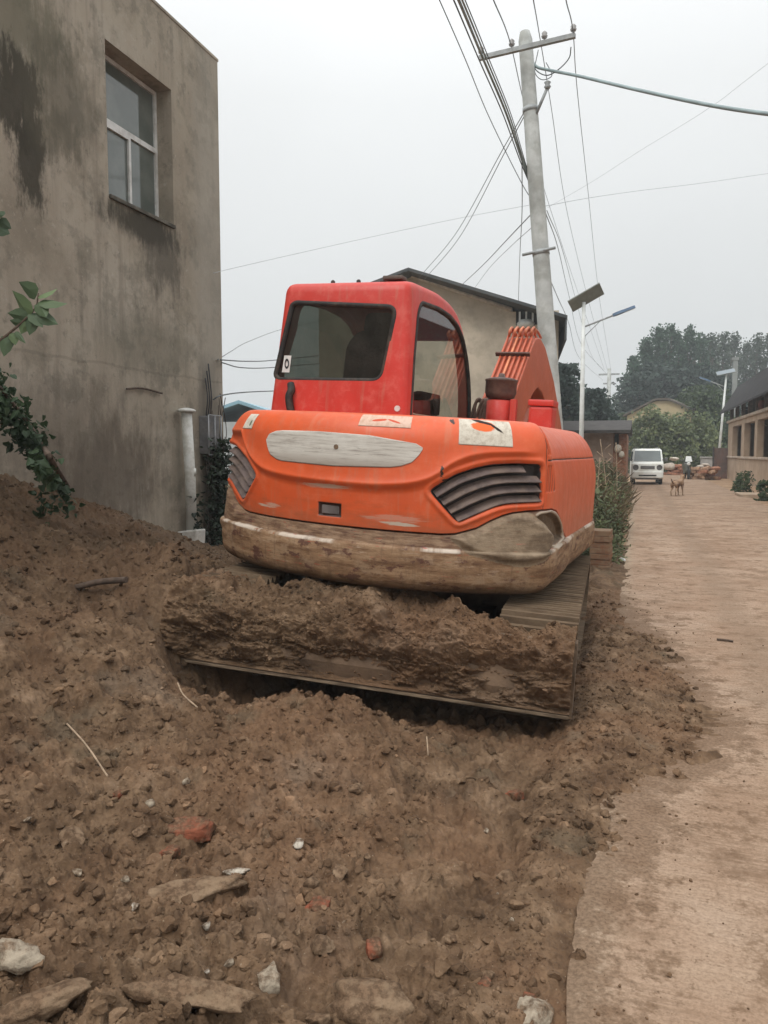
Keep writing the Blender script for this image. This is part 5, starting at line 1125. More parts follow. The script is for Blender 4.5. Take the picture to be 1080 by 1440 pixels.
for px in (731, 740, 749, 757): x = gx(px, 450, GH - .06)[0]; MB().bb((x - .03, GH - .07, a1[2]), (x + .03, GH - .03, a0[2])).build('window_bar', whitep, w_)
bg_ = gx(739, 455, GH - .12); o = MB().lathe((0, 0, 0), [(.02, -.14), (.26, -.12), (.30, 0), (.18, .12), (.02, .15)], 12).build('bag', whitep); o.location = bg_; tag(o, 'white bag in the barred opening under the dark canopy', 'bag')

hs.rotation_euler[2] = R(8)
# far blue-roofed house left of the cab
bh = at(338, 600, 46.); o = empty('blue_roofed_house', (bh[0], bh[1], 0), R(15), 'far pale house with a light blue roof left of the cab', 'house')
MB().bb((-3.6, 0, -.2), (3.6, 8, 3.3)).build('wall', plain('pale_far_wall', (.40, .42, .42), .9, .1, 1), o)
MB().prism([(-4, 3.2), (0, 4.55), (4, 3.2), (4, 3.05), (0, 4.35), (-4, 3.05)], -.4, 8.4, 'y').build('roof', plain('blue_sheet_roof', (.22, .38, .46), .6, .1, 1), o)

# low shed left of the road
SY = 32.0
pink = plain('pinkish_plaster', (.42, .32, .255), .92, .18, 1.2, .3, 12, dirt=(.22, .15, .11), dirtamt=.5); brickm = plain('old_brickwork', (.27, .12, .065), .9, .35, 9, .4, 20, dirt=(.36, .28, .22), dirtamt=.5)
sa = ony(800, 640, SY); sc_ = ony(862, 640, SY); sd = ony(881, 640, SY)
sh_ = empty('shed', (sa[0], SY, 0), 0, 'low dark roofed shed with plaster and brick walls left of the road', 'shed')
zt1 = ony(862, 606, SY)[2]
put(MB().bb((sa[0] - 4, SY, -.2), (sc_[0], SY + 6, zt1)).build('plaster_wall', pink, sh_), sh_); put(MB().bb((sc_[0] + .002, SY - .05, -.2), (sd[0], SY + 6, zt1 - .12)).build('brick_wall', brickm, sh_), sh_)
zt2 = ony(880, 590, SY)[2]
put(MB().prism([(SY - .7, zt1 - .1), (SY - .7, zt1 + .02), (SY + 3.5, zt1 + .55), (SY + 3.5, zt1 + .4)], sa[0] - 4.5, sd[0] + .15, 'x').prism([(SY + 3.502, zt1 + .4), (SY + 3.502, zt1 + .55), (SY + 7, zt1 + .02), (SY + 7, zt1 - .1)], sa[0] - 4.5, sd[0] + .15, 'x').build('roof', plain('dark_tile_roof', (.05, .045, .042), .9, .35, 3, .5, 12), sh_), sh_)
put(MB().bb((sc_[0] + .05, SY - .12, zt1 - .75), (sd[0] - .3, SY - .052, zt1 - .12)).build('black_opening_panel', black_in, sh_), sh_)  # solid black slab on the brick, the opening's dark is painted
for k, (px, py, s_) in enumerate(((869, 632, .42), (874, 640, .34))):
    p = ony(px, py, SY - .35); o = MB().lathe((0, 0, 0), [(.05, -.5), (.8, -.35), (1, .1), (.7, .6), (.1, .75)], 10).build('sack', plain('dirty_sack', (.42, .38, .32), .9, .25, 5, .3)); o.location = p; o.scale = (s_ * .34, s_ * .3, s_ * .62); tag(o, ('upper' if k == 0 else 'lower') + ' pale sack leaning against the brick end of the shed', 'sack')

# yellow-beige gable behind the willows
yg = at(930, 600, 66.); zg = at(930, 562, 66.)[2]; ze = at(930, 580, 66.)[2]; o = empty('beige_house', (yg[0], yg[1], 0), R(-14), 'beige gable end of a house showing above the willow bushes', 'house')
MB().prism([(-2.9, -.2), (2.4, -.2), (2.4, ze + .15), (.5, zg - .1), (-.5, zg - .1), (-2.9, ze - .2)], 0, 9, 'y').build('wall', plain('beige_wall', (.40, .33, .20), .9, .12, 1), o)
MB().prism([(-3.2, ze - .3), (-.5, zg - .05), (.5, zg - .05), (2.7, ze + .05), (2.7, ze + .2), (.5, zg + .1), (-.5, zg + .1), (-3.2, ze - .15)], -.3, 9, 'y').build('roof', plain('brown_roof', (.10, .085, .07), .9, .2), o)

# ---- long low building on the right
WX = 5.0
tan = plain('tan_render', (.42, .315, .225), .92, .12, .8, .25, 12, dirt=(.30, .21, .14), dirtamt=.5); ledge_m = plain('pale_ledge', (.48, .40, .32), .9, .15, 2, .3, dirt=(.25, .18, .12), dirtamt=.5)
lb = empty('long_low_building', (WX, 50, 0), 0, 'long tan building with square window openings and a dark eave at the right', 'building')
def yat(px, py): return float(onx(px, py, WX)[1])
yN = yat(1023, 640); zs0 = float(onx(1023, 641, WX)[2]); zs1 = float(onx(1023, 602, WX)[2]); zl = float(onx(1023, 596, WX)[2])
holes = [(yat(1041.5, 640), yat(1029, 640), zs0, zs1), (yat(1060, 640), yat(1045.6, 640), zs0, zs1)]
e_ = yat(1063.6, 640); wdt = holes[0][1] - holes[0][0]; gap = holes[0][0] - holes[1][1]
hh = e_
while hh - wdt > 14: holes.append((hh - wdt * 1.05, hh, zs0, zs1)); hh -= wdt * 1.05 + gap * .9
g = MB(); wall_grid(g, [10, yN], [-.3, zl], holes, lambda u, z, d: (WX + d, u, z), .28); g.add([(WX, yN, -.3), (WX + 7, yN, -.3), (WX + 7, yN, zl), (WX, yN, zl)], [(0, 1, 2, 3)])
put(g.build('wall', tan, lb), lb)
put(MB().bb((WX + 3.5, 10, -.3), (WX + 3.6, yN - .05, zl)).bb((WX + .3, 10, zl - .12), (WX + 7, yN - .02, zl - .02)).build('inner_wall', plain('dim_inner_wall', (.10, .095, .07), .95, .3, .6), lb), lb)
put(MB().bb((WX - .10, 10, zl), (WX + .5, yN + .06, zl + .14), bev=.02).build('ledge', ledge_m, lb), lb)
put(MB().bb((WX - .06, 10, zs0 - .10), (WX + .002, yN, zs0 - .005), bev=.01).build('window_sill', ledge_m, lb), lb)
ze0 = float(onx(1027, 577, WX - .3)[2]); ze1 = float(onx(1019, 557, WX + .4)[2])
put(MB().prism([(WX - .45, ze0 - .05), (WX - .45, ze0 + .05), (WX + .45, ze1 + .08), (WX + 3.4, ze1 + .9), (WX + 3.4, ze1 + .75), (WX + .5, ze1 - .06)], 10, yN + .5, 'y').build('roof', plain('black_tile_eave', (.022, .020, .021), .95, .45, 2.5, .6, 8), lb), lb)
put(MB().bb((WX + 1.2, 10, zl + .001), (WX + 1.3, yN - .1, ze1)).build('loft_wall', plain('loft_dark', (.055, .05, .045), .95, .4, 1.5), lb), lb)
lpm = plain('loft_post', (.20, .15, .12), .9, .3)
for k in range(9): y = yN - .25 - k * 2.6; put(MB().bb((WX + .05, y - .09, zl + .14), (WX + .23, y + .09, ze0 + .35)).build('loft_post', lpm, lb), lb)
jm = [plain('rusty_junk', (.22, .075, .05), .9, .4, 4), plain('pale_junk', (.36, .31, .26), .9, .3, 4), plain('dark_junk', (.06, .055, .05), .9, .3, 4)]
jr = np.random.default_rng(3)
for k, (px, lab, m_) in enumerate(((1050, 'pale board leaning in the loft above the window ledge', 1), (1062, 'first rusty red drum on the loft ledge', 0), (1069, 'dark crate beside the rusty drums on the loft ledge', 2), (1075, 'second rusty red drum on the loft ledge near the right edge', 0), (1038, 'dark bundle on the loft ledge near the building corner', 2))):
    y = yat(px, 590); h_ = .75 if m_ == 1 else .45
    q = MB()
    if m_ == 0: q.lathe((0, 0, 0), [(.24, 0), (.26, .02), (.25, .22), (.265, .24), (.25, .46), (.26, .5), (.22, .5)], 14)
    else: q.box((0, 0, h_ / 2), (.25, .6, h_), Matrix.Rotation(.12, 4, 'X'), .03).box((.0, .05, h_ + .06), (.2, .35, .1), None, .02)
    o = q.build({0: 'drum', 1: 'board', 2: 'crate'}[m_], jm[m_]); o.location = (WX + .36 if m_ != 1 else WX + .7, y, zl + .141); tag(o, lab, {0: 'drum', 1: 'board', 2: 'crate'}[m_])
ch = at(1033, 540, 70.); zc_ = at(1033, 503, 70.)[2]; o = MB().bb((-.20, -.20, 0), (.20, .20, zc_ - .25), bev=.02).bb((-.27, -.27, zc_ - .249), (.27, .27, zc_)).build('chimney', plain('grey_stack', (.22, .235, .225), .9, .12, 1)); o.location = (ch[0], ch[1], 0); tag(o, 'square grey chimney stack rising behind the dark eave at the right', 'chimney')
# rusty gate panel at the building's far corner
ga, gb_ = onz(1003, 672), onz(1022, 672); zg_ = 1.75; go = empty('gate_panel', tuple(ga), math.atan2(gb_[1] - ga[1], gb_[0] - ga[0]), 'rusty grey brown sheet gate beside the far corner of the long building', 'gate'); Lg = float(np.linalg.norm(gb_ - ga))
gs = MB(); 
for k in range(10): gs.bb((Lg * k / 10, -.02 if k % 2 else 0, -.1), (Lg * (k + 1) / 10, .03, zg_))
gs.build('sheet', plain('rusty_sheet', (.145, .105, .095), .85, .25, 2, .2, dirt=(.20, .11, .08), dirtamt=.6), go); MB().bb((-.06, -.05, -.1), (-.001, .06, zg_ + .08)).build('post', jm[2], go)
# concrete step and slab at the wall foot
o = MB().bb((-.55, -.8, -.2), (.55, .8, .10), bev=.02).build('concrete_step', plain('dusty_concrete', (.36, .27, .19), .9, .2, 3, .4)); p = onz(1062, 698); o.location = (p[0], p[1], 0); tag(o, 'low concrete step at the foot of the tan building', 'step')
# block beside the right track
mb_ = NB('mud_stained_bricks'); br = mb_.n('TexBrick'); v = mb_.co((1, 1, 1), 'Object', (PI / 2, 0, 0)); mb_.t.links.new(v, br.inputs['Vector']); br.inputs['Scale'].default_value = 4.2; br.inputs['Color1'].default_value = (.25, .125, .07, 1); br.inputs['Color2'].default_value = (.19, .10, .06, 1); br.inputs['Mortar'].default_value = (.17, .12, .085, 1); br.inputs['Mortar Size'].default_value = .012
cc = mb_.mix(mb_.math('MULTIPLY', mb_.mr(mb_.noise(mb_.co(), 6, 6, .7), .40, .62), .8), br.outputs['Color'], (.24, .165, .105))
bmat = mb_.fin(cc, .92, mb_.bump(mb_.noise(mb_.co(), 25, 5, .7), .6, .02), 0, .15)
p = onz(844, 800, 0); bp_ = empty('brick_pier', (p[0], p[1] + .12, -.1), R(-3), 'short mud stained brick pier standing beside the excavator track', 'brick pier')
V, Fc = [], []
q = MB(); 
for k in range(8): e = .006 * math.sin(k * 2.3); q.bb((-.13 + e, -.16 - e, .075 * k), (.13 + e, .18 + e, .075 * k + .072), bev=.008)
q.build('brick_courses', bmat, bp_)

# ================================================================== THINGS DOWN THE ROAD
# small white van
vp = onz(910, 681.5); van = empty('white_van', (vp[0], vp[1], 0), R(2), 'small white van facing the camera at the end of the road', 'van')
vw = plain('white_van_paint', (.72, .74, .70), .35, .05, 2, 0, dirt=(.5, .46, .36), dirtamt=.4); tire = plain('tyre_rubber', (.03, .03, .03), .85, .2); vg = plain('van_glass', (.10, .12, .115), .12, .2, 1, 0, 40, 0, .6); chrome = plain('grey_plastic', (.12, .12, .115), .5, .2)
pf = roundpoly([(.05, .26), (-.03, .34), (-.05, .62), (.0, .98), (.10, 1.05), (.46, 1.60), (.62, 1.67), (3.0, 1.68), (3.15, 1.58), (3.22, .95), (3.22, .28)], .05, 3)
bmv = bmesh.new()
def vx(z): return .70 - max(0, z - .95) * .11
a_ = [bmv.verts.new((-vx(z), y, z)) for y, z in pf]; b_ = [bmv.verts.new((vx(z), y, z)) for y, z in pf]; n_ = len(pf)
for i in range(n_): bmv.faces.new((a_[i], a_[(i + 1) % n_], b_[(i + 1) % n_], b_[i]))
f1 = bmv.faces.new(a_[::-1]); f2 = bmv.faces.new(b_); bmesh.ops.recalc_face_normals(bmv, faces=bmv.faces[:]); bmesh.ops.bevel(bmv, geom=list({e for f in (f1, f2) for e in f.edges}), offset=.05, segments=3, affect='EDGES')
me = bpy.data.meshes.new('body'); bmv.to_mesh(me); bmv.free(); vb = link('body', me, vw, van)
for z in (1,): pass
MB().add([(-.60, .125, 1.075), (.60, .125, 1.075), (.565, .44, 1.56), (-.565, .44, 1.56)], [(0, 1, 2, 3)], T=Matrix.Translation((0, -.022, .012))).build('windscreen', vg, van)
for s_ in (1, -1): MB().add([(s_ * (vx(1.08) + .004), .30, 1.08), (s_ * (vx(1.08) + .004), 2.9, 1.08), (s_ * (vx(1.54) + .004), 2.8, 1.54), (s_ * (vx(1.54) + .004), .55, 1.54)], [(0, 1, 2, 3)]).build('side_glass', vg, van)
for s_ in (1, -1): MB().lathe((s_ * .52, -.032, .80), [(.125, .02), (.13, -.012), (.09, -.025), (.085, -.012), (.02, -.03)], 18, 'y').build('headlight', chrome, van)
MB().box((0, -.046, .80), (.62, .03, .14), None, .012).build('grille', chrome, van)
MB().box((0, -.075, .46), (1.36, .10, .30), None, .04).build('bumper', vw, van); MB().box((0, -.128, .43), (.78, .012, .06)).build('bumper_slot', plain('black_slot', (.03, .03, .025), .8), van)
MB().box((0, -.055, .27), (1.0, .06, .07), None, .01).build('lower_trim', chrome, van)
for s_ in (1, -1):
    MB().tube([(s_ * .64, .22, 1.15), (s_ * .78, .16, 1.17)], .015, 6).box((s_ * .82, .15, 1.17), (.11, .05, .17), None, .02).build('mirror', chrome, van)
    for y in (.55, 2.65):
        w_ = MB().lathe((s_ * .60, y, .27), [(.27, -.08), (.28, -.04), (.28, .05), (.26, .085)], 22, 'x').build('wheel', tire, van); MB().lathe((s_ * .60, y, .27), [(.15, -.088), (.17, .088)], 16, 'x').build('rim', whitep, w_)
for x in (-.50, .50): MB().bb((x - .035, .70, 1.682), (x + .035, 2.9, 1.74), bev=.01).build('roof_rail', chrome, van)

# dog
dp = onz(951, 697); dog = bpy.data.meshes.new('dog')
S_ = [((0, .0, .44), .105, -1), ((0, .16, .45), .10, 0), ((0, .30, .46), .115, 1), ((0, -.16, .45), .085, 0), ((0, -.24, .47), .055, 3), ((.01, -.36, .50), .022, 4), ((.03, -.47, .60), .014, 5),
      ((0, .36, .53), .085, 2), ((0, .41, .60), .072, 7), ((0, .47, .64), .070, 8), ((0, .57, .615), .040, 9), ((0, .62, .605), .030, 10)]
for s_ in (1, -1):
    i = len(S_); S_ += [((s_ * .075, .30, .36), .055, 2), ((s_ * .08, .27, .24), .032, i), ((s_ * .08, .31, .12), .022, i + 1), ((s_ * .08, .31, .02), .020, i + 2), ((s_ * .08, .345, .012), .018, i + 3)]
    i = len(S_); S_ += [((s_ * .07, -.20, .38), .070, 3), ((s_ * .085, -.14, .27), .048, i), ((s_ * .085, -.25, .16), .024, i + 1), ((s_ * .085, -.22, .03), .020, i + 2), ((s_ * .085, -.18, .012), .018, i + 3)]
    i = len(S_); S_ += [((s_ * .05, .44, .70), .026, 9), ((s_ * .065, .44, .745), .010, i)]
dog.from_pydata([q[0] for q in S_], [(k, q[2]) for k, q in enumerate(S_) if q[2] >= 0], [])
b = NB('brown_dog_fur'); v = b.co(); c = b.mix(b.mr(b.noise(v, 3, 5, .6), .42, .58), (.30, .19, .115), (.15, .09, .055)); sxx = b.n('SeparateXYZ'); b.t.links.new(v, sxx.inputs[0]); c = b.mix(b.mr(sxx.outputs[2], .14, .34, 1, 0), c, (.34, .24, .16))
od = link('dog', dog, b.fin(c, .9, b.bump(b.noise(b.co((1, .4, 1)), 60, 3), .4, .01))); sk = od.modifiers.new('Skin', 'SKIN'); sk.use_smooth_shade = True
if dog.skin_vertices:
    for k, q in enumerate(S_): dog.skin_vertices[0].data[k].radius = (q[1], q[1]); dog.skin_vertices[0].data[k].use_root = (k == 0)
sd_ = od.modifiers.new('Sub', 'SUBSURF'); sd_.levels = 2; sd_.render_levels = 2
od.location = (dp[0], dp[1], 0); od.rotation_euler = (0, 0, R(-28)); tag(od, 'brown dog standing on the road in front of the rubble', 'dog')

# motorcycle seen from the front, by the rubble
mp_ = onz(968, 674); mo = empty('motorcycle', (mp_[0], mp_[1], 0), R(6), 'dark parked motorcycle seen from the front beside the brick rubble', 'motorcycle')
for y in (0, 1.25):
    w_ = MB().lathe((0, y, .29), [(.22, -.04), (.28, -.045), (.30, 0), (.28, .045), (.22, .04)], 22, 'x').build('wheel', tire, mo)
MB().prism(roundpoly([(.05, .45), (.3, .85), (.55, .90), (1.2, .85), (1.5, .80), (1.25, .6), (.9, .35), (.4, .32)], .06, 3), -.14, .14, 'x').build('body', plain('dark_green_fairing', (.06, .065, .05), .4, .2), mo, bevel=.03)
MB().tube([(-.40, .22, 1.06), (-.1, .1, 1.02), (.1, .1, 1.02), (.40, .22, 1.06)], .018, 6).tube([(-.09, 0, .3), (-.07, .1, 1.0)], .025, 6).tube([(.09, 0, .3), (.07, .1, 1.0)], .025, 6).build('handlebar', chrome, mo)
for s_ in (1, -1): MB().tube([(s_ * .3, .18, 1.05), (s_ * .36, .16, 1.22)], .008, 5).box((s_ * .38, .16, 1.26), (.12, .02, .08), None, .008).build('mirror', chrome, mo)
MB().add([(-.18, .02, .98), (.18, .02, .98), (.14, .16, 1.28), (-.14, .16, 1.28)], [(0, 1, 2, 3)]).build('windscreen', whitep, mo); MB().lathe((0, -.0, .86), [(.09, .08), (.10, 0), (.06, -.03)], 14, 'y').build('headlight', whitep, mo)
MB().box((0, 1.0, .90), (.22, .7, .09), None, .03).build('saddle', BLACK, mo)

# broken bricks, slabs and sacks at the road's end
rm = [plain('rubble_brick', (.30, .14, .085), .9, .35, 6, .4), plain('rubble_tan', (.36, .23, .15), .9, .3, 6, .4), plain('rubble_pale', (.50, .44, .37), .9, .25, 6, .4)]
rb = np.random.default_rng(14); proto = {}
def rubble(x, y, z, k, rz, dims, label, name, cat, group):
    if (k, dims) not in proto:
        o = MB().box((0, 0, 0), dims, None, .012).build(name, rm[k]); proto[(k, dims)] = o
    else: o = proto[(k, dims)].copy(); COL.objects.link(o)
    o.location = (x, y, z); o.rotation_euler = (rb.normal(0, .12), rb.normal(0, .12), rz); tag(o, label, cat, group)
pa, pb_ = onz(941, 668), onz(968, 668)
for k in range(44):
    t = rb.random(); lv = int(rb.random() * 5 * (1 - .4 * abs(2 * t - .8))); p = pa + (pb_ - pa) * t
    rubble(p[0] + rb.normal(0, .1), p[1] + rb.uniform(-.2, .9), .08 + .17 * lv, 0 if rb.random() < .7 else 1, rb.normal(0, .25), (.62, .28, .16), 'dull red block in the left rubble heap beside the van', 'block', 'block', 'blocks in the left rubble heap')
pa, pb_ = onz(976, 674), onz(1003, 674)
for k in range(40):
    t = rb.random(); lv = int(rb.random() * 3.4); p = pa + (pb_ - pa) * t
    rubble(p[0] + rb.normal(0, .1), p[1] + rb.uniform(-.2, .9), .08 + .17 * lv, 1 if rb.random() < .6 else 0, rb.normal(0, .3), (.55, .3, .16), 'brown block in the right rubble heap before the rusty gate', 'block', 'block', 'blocks in the right rubble heap')
for px, py, w, h, lab in ((946, 646, .7, .35, 'white sack on top of the left rubble heap'), (939, 656, .75, .75, 'grey sack slumped against the left end of the rubble heap'), (986, 656, .8, .25, 'white torn sheet lying on the right rubble heap'), (992, 655, .6, .3, 'pale slab end on the right rubble heap')):
    p = at(px, py, 46.5 if px < 960 else 44.); q, Fq = lumpy_ico(2, int(px), .12); o = npmesh('sack', q * np.array([w / 2, .3, h / 2]), Fq, rm[2]); o.location = p; tag(o, lab, 'sack')
p = at(999, 652, 47.); o = MB().box((0, 0, 0), (1.1, .5, 1.1), None, .02).bb((-.6, -.3, .551), (.6, .3, .63), bev=.01).build('concrete_block', plain('pale_grey_block', (.38, .37, .35), .9, .15)); o.location = (p[0], p[1], .6); tag(o, 'pale grey concrete block standing left of the rusty gate', 'block')
# litter on the verge
p = onz(876, 787, .02); V, Fc = lumpy_ico(2, 3, .3); o = npmesh('litter', V * np.array([.06, .04, .03]), Fc, whitep); o.location = p; tag(o, 'crumpled white litter at the weedy edge of the road', 'litter')
# ================================================================== PLANTS
def cards(P, S, rs, flat=.0):
    """small folded leaf sprays: each is two triangles with a bend"""
    n = len(P); q = rs.normal(size=(n, 3)); q[:, 2] += flat; q /= np.linalg.norm(q, axis=1)[:, None]; a = rs.normal(size=(n, 3)); a -= (a * q).sum(1)[:, None] * q; a /= np.linalg.norm(a, axis=1)[:, None]; c = np.cross(q, a)
    s = S[:, None]; V = np.stack([P - a * s * .5, P + c * s * .34 + q * s * .08, P + a * s * .5, P - c * s * .34 + q * s * .08], 1).reshape(-1, 3); i = 4 * np.arange(n)[:, None]
    return V, np.concatenate([i + [[0, 1, 2]], i + [[0, 2, 3]]])
TR = {'poplar': leafmat('poplar_leaf', (.042, .085, .055), (.105, .185, .115), .6, .3), 'dark': leafmat('conifer_leaf', (.028, .050, .040), (.070, .105, .08), .6, .2), 'willow': leafmat('willow_leaf', (.13, .165, .075), (.31, .35, .17), .6, .3), 'bush': leafmat('bush_leaf', (.055, .085, .04), (.14, .185, .085), .6, .25), 'hazy': leafmat('haze_paled_leaf', (.065, .095, .07), (.15, .19, .14), .6, .25)}  # the hazy kind has distance haze painted into its leaf colour
trunkm = plain('tree_bark', (.11, .09, .07), .95, .25, 5, .4)
def tree(name, label, px, d, zt, w, kind, n, ls, seed, shape='poplar', group=None, z0=None, cat='tree'):
    rs = np.random.default_rng(seed); b0 = at(px, 636, d); t = empty(name, (b0[0], b0[1], -.1), 0, label, cat, group); h = zt + .1; zb0 = (.18 * h if z0 is None else z0)
    g = MB(); top = h * (.86 if shape != 'bush' else .6)
    g.tube(bez([(0, 0, 0), (rs.normal(0, .03) * h, rs.normal(0, .03) * h, h * .4), (rs.normal(0, .03) * h, rs.normal(0, .03) * h, top)], 5), [.022 * h * (1 - .85 * k / 10) for k in range(11)], 7)
    nc = {'poplar': 80, 'round': 46, 'bush': 40, 'willow': 50, 'cone': 46}[shape]; C_ = []
    for k in range(nc):
        f = (k + rs.random()) / nc; z = zb0 + (h - zb0) * f
        if shape == 'poplar': rr_ = w / 2 * min(1, 1.25 * (1.02 - f) ** .55) * (.55 + .45 * min(1, f * 4))
        elif shape == 'cone': rr_ = w / 2 * (1 - f) ** .7 + .04 * w
        else: rr_ = w / 2 * math.sqrt(max(.02, 1 - ((f - .42) / .60) ** 2))
        a = rs.random() * 2 * PI; q = rs.random() ** .5; C_.append((rr_ * q * math.cos(a), rr_ * q * math.sin(a), z, rs.uniform(.08, .15) * w + (.006 if shape == 'poplar' else .02) * h))
        if k % 4 == 0 and f > .12: g.tube(bez([(0, 0, max(.3, z * .72)), (C_[-1][0] * .5, C_[-1][1] * .5, z * .88), C_[-1][:3]], 3), [.008 * h, .007 * h, .006 * h, .005 * h, .004 * h, .003 * h, .002 * h], 5)
    g.build('trunk', trunkm, t)
    C_ = np.array(C_); i = rs.integers(0, nc, n); P = C_[i, :3] + rs.normal(size=(n, 3)) * C_[i, 3:4] * np.array([.62, .62, .7 if shape == 'poplar' else .55])
    if shape == 'willow': P[:, 2] -= np.abs(rs.normal(0, .10, n)) * h
    P[:, 2] = np.clip(P[:, 2], .05, h * 1.03)
    V, Fc = cards(P, ls * rs.uniform(.6, 1.4, n), rs); npmesh('crown', V, Fc, TR[kind], t, False); return t
def zpx(py, d): return float(at(540, py, d)[2])
G1 = 'tall trees beyond the end of the road'
for k, (px, d, py, w, kd, lab) in enumerate([
    (889, 86, 506, 4.2, 'poplar', 'leftmost and lowest tree of the tall dark row'), (904, 88, 482, 4.0, 'poplar', 'second tree from the left in the tall dark row'), (921, 90, 464, 4.4, 'poplar', 'tall narrow tree left of the twin tops'), (938, 88, 462, 4.4, 'poplar', 'tallest tree of the row just above the beige gable'),
    (951, 92, 474, 4.4, 'poplar', 'tree right of the tallest one in the dark row'), (966, 90, 465, 4.6, 'poplar', 'tree with a rounded top in the middle of the row'), (982, 96, 476, 4.8, 'poplar', 'greyer tree right of the middle of the row'), (996, 100, 476, 5.0, 'hazy', 'hazy tree above the far solar lamp'), (1012, 104, 474, 5.2, 'hazy', 'hazy tree left of the grey chimney'),
    (1028, 108, 474, 5.2, 'hazy', 'hazy tree just behind the grey chimney'), (1045, 112, 486, 5.2, 'hazy', 'hazy low tree right of the grey chimney'), (1060, 104, 476, 4.6, 'hazy', 'hazy tree above the dark eave'), (1078, 104, 475, 4.6, 'hazy', 'hazy tree at the right edge of the photo'), (1100, 104, 478, 5, 'hazy', 'hazy tree just beyond the right edge')]):
    tree('poplar_tree', lab, px, d, zpx(py, d), w * .72, kd, 4200, .34, 300 + k, 'poplar', G1, .9)
for k, (px, d, py, w) in enumerate([(900, 80, 530, 5), (922, 84, 515, 6), (946, 84, 520, 6), (972, 86, 520, 6), (998, 84, 530, 6)]):
    tree('broadleaf_tree', ['first', 'second', 'third', 'fourth', 'fifth'][k] + ' dark bushy tree from the left filling in under the tall row', px, d, zpx(py, d), w, 'dark', 3200, .5, 340 + k, 'round', 'bushy trees under the tall row', .3)
for k, (px, d, py, w, sh_p, lab) in enumerate([(797, 46, 518, 3.0, 'cone', 'pointed dark tree right beside the utility pole'), (808, 50, 545, 3.4, 'round', 'dark tree behind the nearer solar lamp'), (823, 52, 552, 3.6, 'round', 'dark round tree right of the nearer solar lamp'), (838, 50, 553, 3.2, 'cone', 'dark tree left of the distant pole'), (784, 48, 540, 3.4, 'round', 'dark tree half hidden behind the boom'), (850, 54, 566, 2.6, 'round', 'small dark tree under the distant pole')]):
    tree('dark_tree', lab, px, d, zpx(py, d), w, 'dark', 2600, .30, 360 + k, sh_p, 'dark trees behind the shed', .3)
tree('broadleaf_tree', 'pale hazy tree between the distant pole and the tall row', 871, 92, zpx(556, 92), 3.2, 'hazy', 900, .4, 371, 'round', None, 1.2)
for k, (px, d, py, w, kd, lab) in enumerate([(898, 58, 588, 2.6, 'willow', 'olive willow bush behind the van roof'), (917, 57, 572, 3.0, 'willow', 'pale olive willow bush in front of the beige gable'), (936, 58, 582, 3.0, 'willow', 'olive willow bush right of the beige gable peak'), (954, 56, 592, 2.8, 'willow', 'olive willow bush behind the left rubble heap'), (972, 57, 582, 3.4, 'willow', 'large willow bush behind the motorcycle'), (990, 58, 594, 2.4, 'willow', 'willow bush left of the far lamp foot')]):
    tree('willow_bush', lab, px, d, zpx(py, d), w, kd, 2400, .26, 380 + k, 'willow', 'willow bushes at the end of the road', .1, 'bush')
for k, (px, d, py, w, lab) in enumerate([(985, 66, 548, 5.2, 'dark green bush mass behind the far solar lamp'), (1003, 64, 556, 4.4, 'dark green bush beside the eave tip'), (968, 68, 556, 4.4, 'dark bush right of the beige gable'), (880, 70, 585, 4, 'green bush behind the shed roof end'), (895, 74, 590, 4, 'green bush left of the beige gable'), (1012, 62, 590, 3.2, 'dark bush behind the rusty gate')]):
    tree('bush', lab, px, d, zpx(py, d), w, 'bush', 2600, .34, 400 + k, 'bush', 'dark bushes behind the willows', .1, 'bush')
for k, (px, py0, d, py1, w, lab) in enumerate([(1048, 697, 27.5, 664, .62, 'small dusty shrub against the tan wall by the step'), (1040, 690, 30, 674, .4, 'low shrub left of the dusty shrub at the tan wall'), (1078, 706, 24.5, 677, .55, 'dark shrub cut by the right edge of the photo')]):
    tree('shrub', lab, px, d, zpx(py1, d), w, 'bush', 700, .09, 420 + k, 'bush', 'shrubs along the tan wall', .02, 'shrub')
# weeds on the verge between the excavator and the road
wr = np.random.default_rng(77); WEED = leafmat('verge_weed', (.07, .09, .036), (.22, .235, .11), .7, .25); DRY = leafmat('dry_weed', (.13, .095, .055), (.26, .20, .12), .8, .2)
n = 7000; Y = 10.8 + 19 * wr.random(n) ** 1.4; X = -.20 - np.abs(wr.normal(0, 1.0, n)) - .25 * wr.random(n); k_ = X > -3.6; X, Y = X[k_], Y[k_]; n = len(X)
hmax = np.interp(X, [-3.5, -1.6, -1.0, -.5, -.2], [.6, .9, 1.05, .75, .22]) * np.interp(Y, [10, 12.5, 16, 26], [.35, .7, 1.25, 1.4]) * (.75 + .7 * vn(X * 1.3, Y * .7, 4))
P = np.stack([X, Y, np.full(n, -.05)], -1); V, Fc = leafmesh(P, hmax * wr.uniform(.5, 1.0, n), wr, 'blade', -1.4); o = npmesh('verge_grass', V, Fc, DRY, None, False); tag(o, kind='stuff')
m = 26000; i = wr.integers(0, n, m); P = np.stack([X[i] + wr.normal(0, .07, m), Y[i] + wr.normal(0, .07, m), hmax[i] * wr.random(m) ** .8 * .95], -1); V, Fc = leafmesh(P, wr.uniform(.03, .09, m), wr, 'oval', .2); o = npmesh('verge_weeds', V, Fc, WEED, None, False); tag(o, kind='stuff')
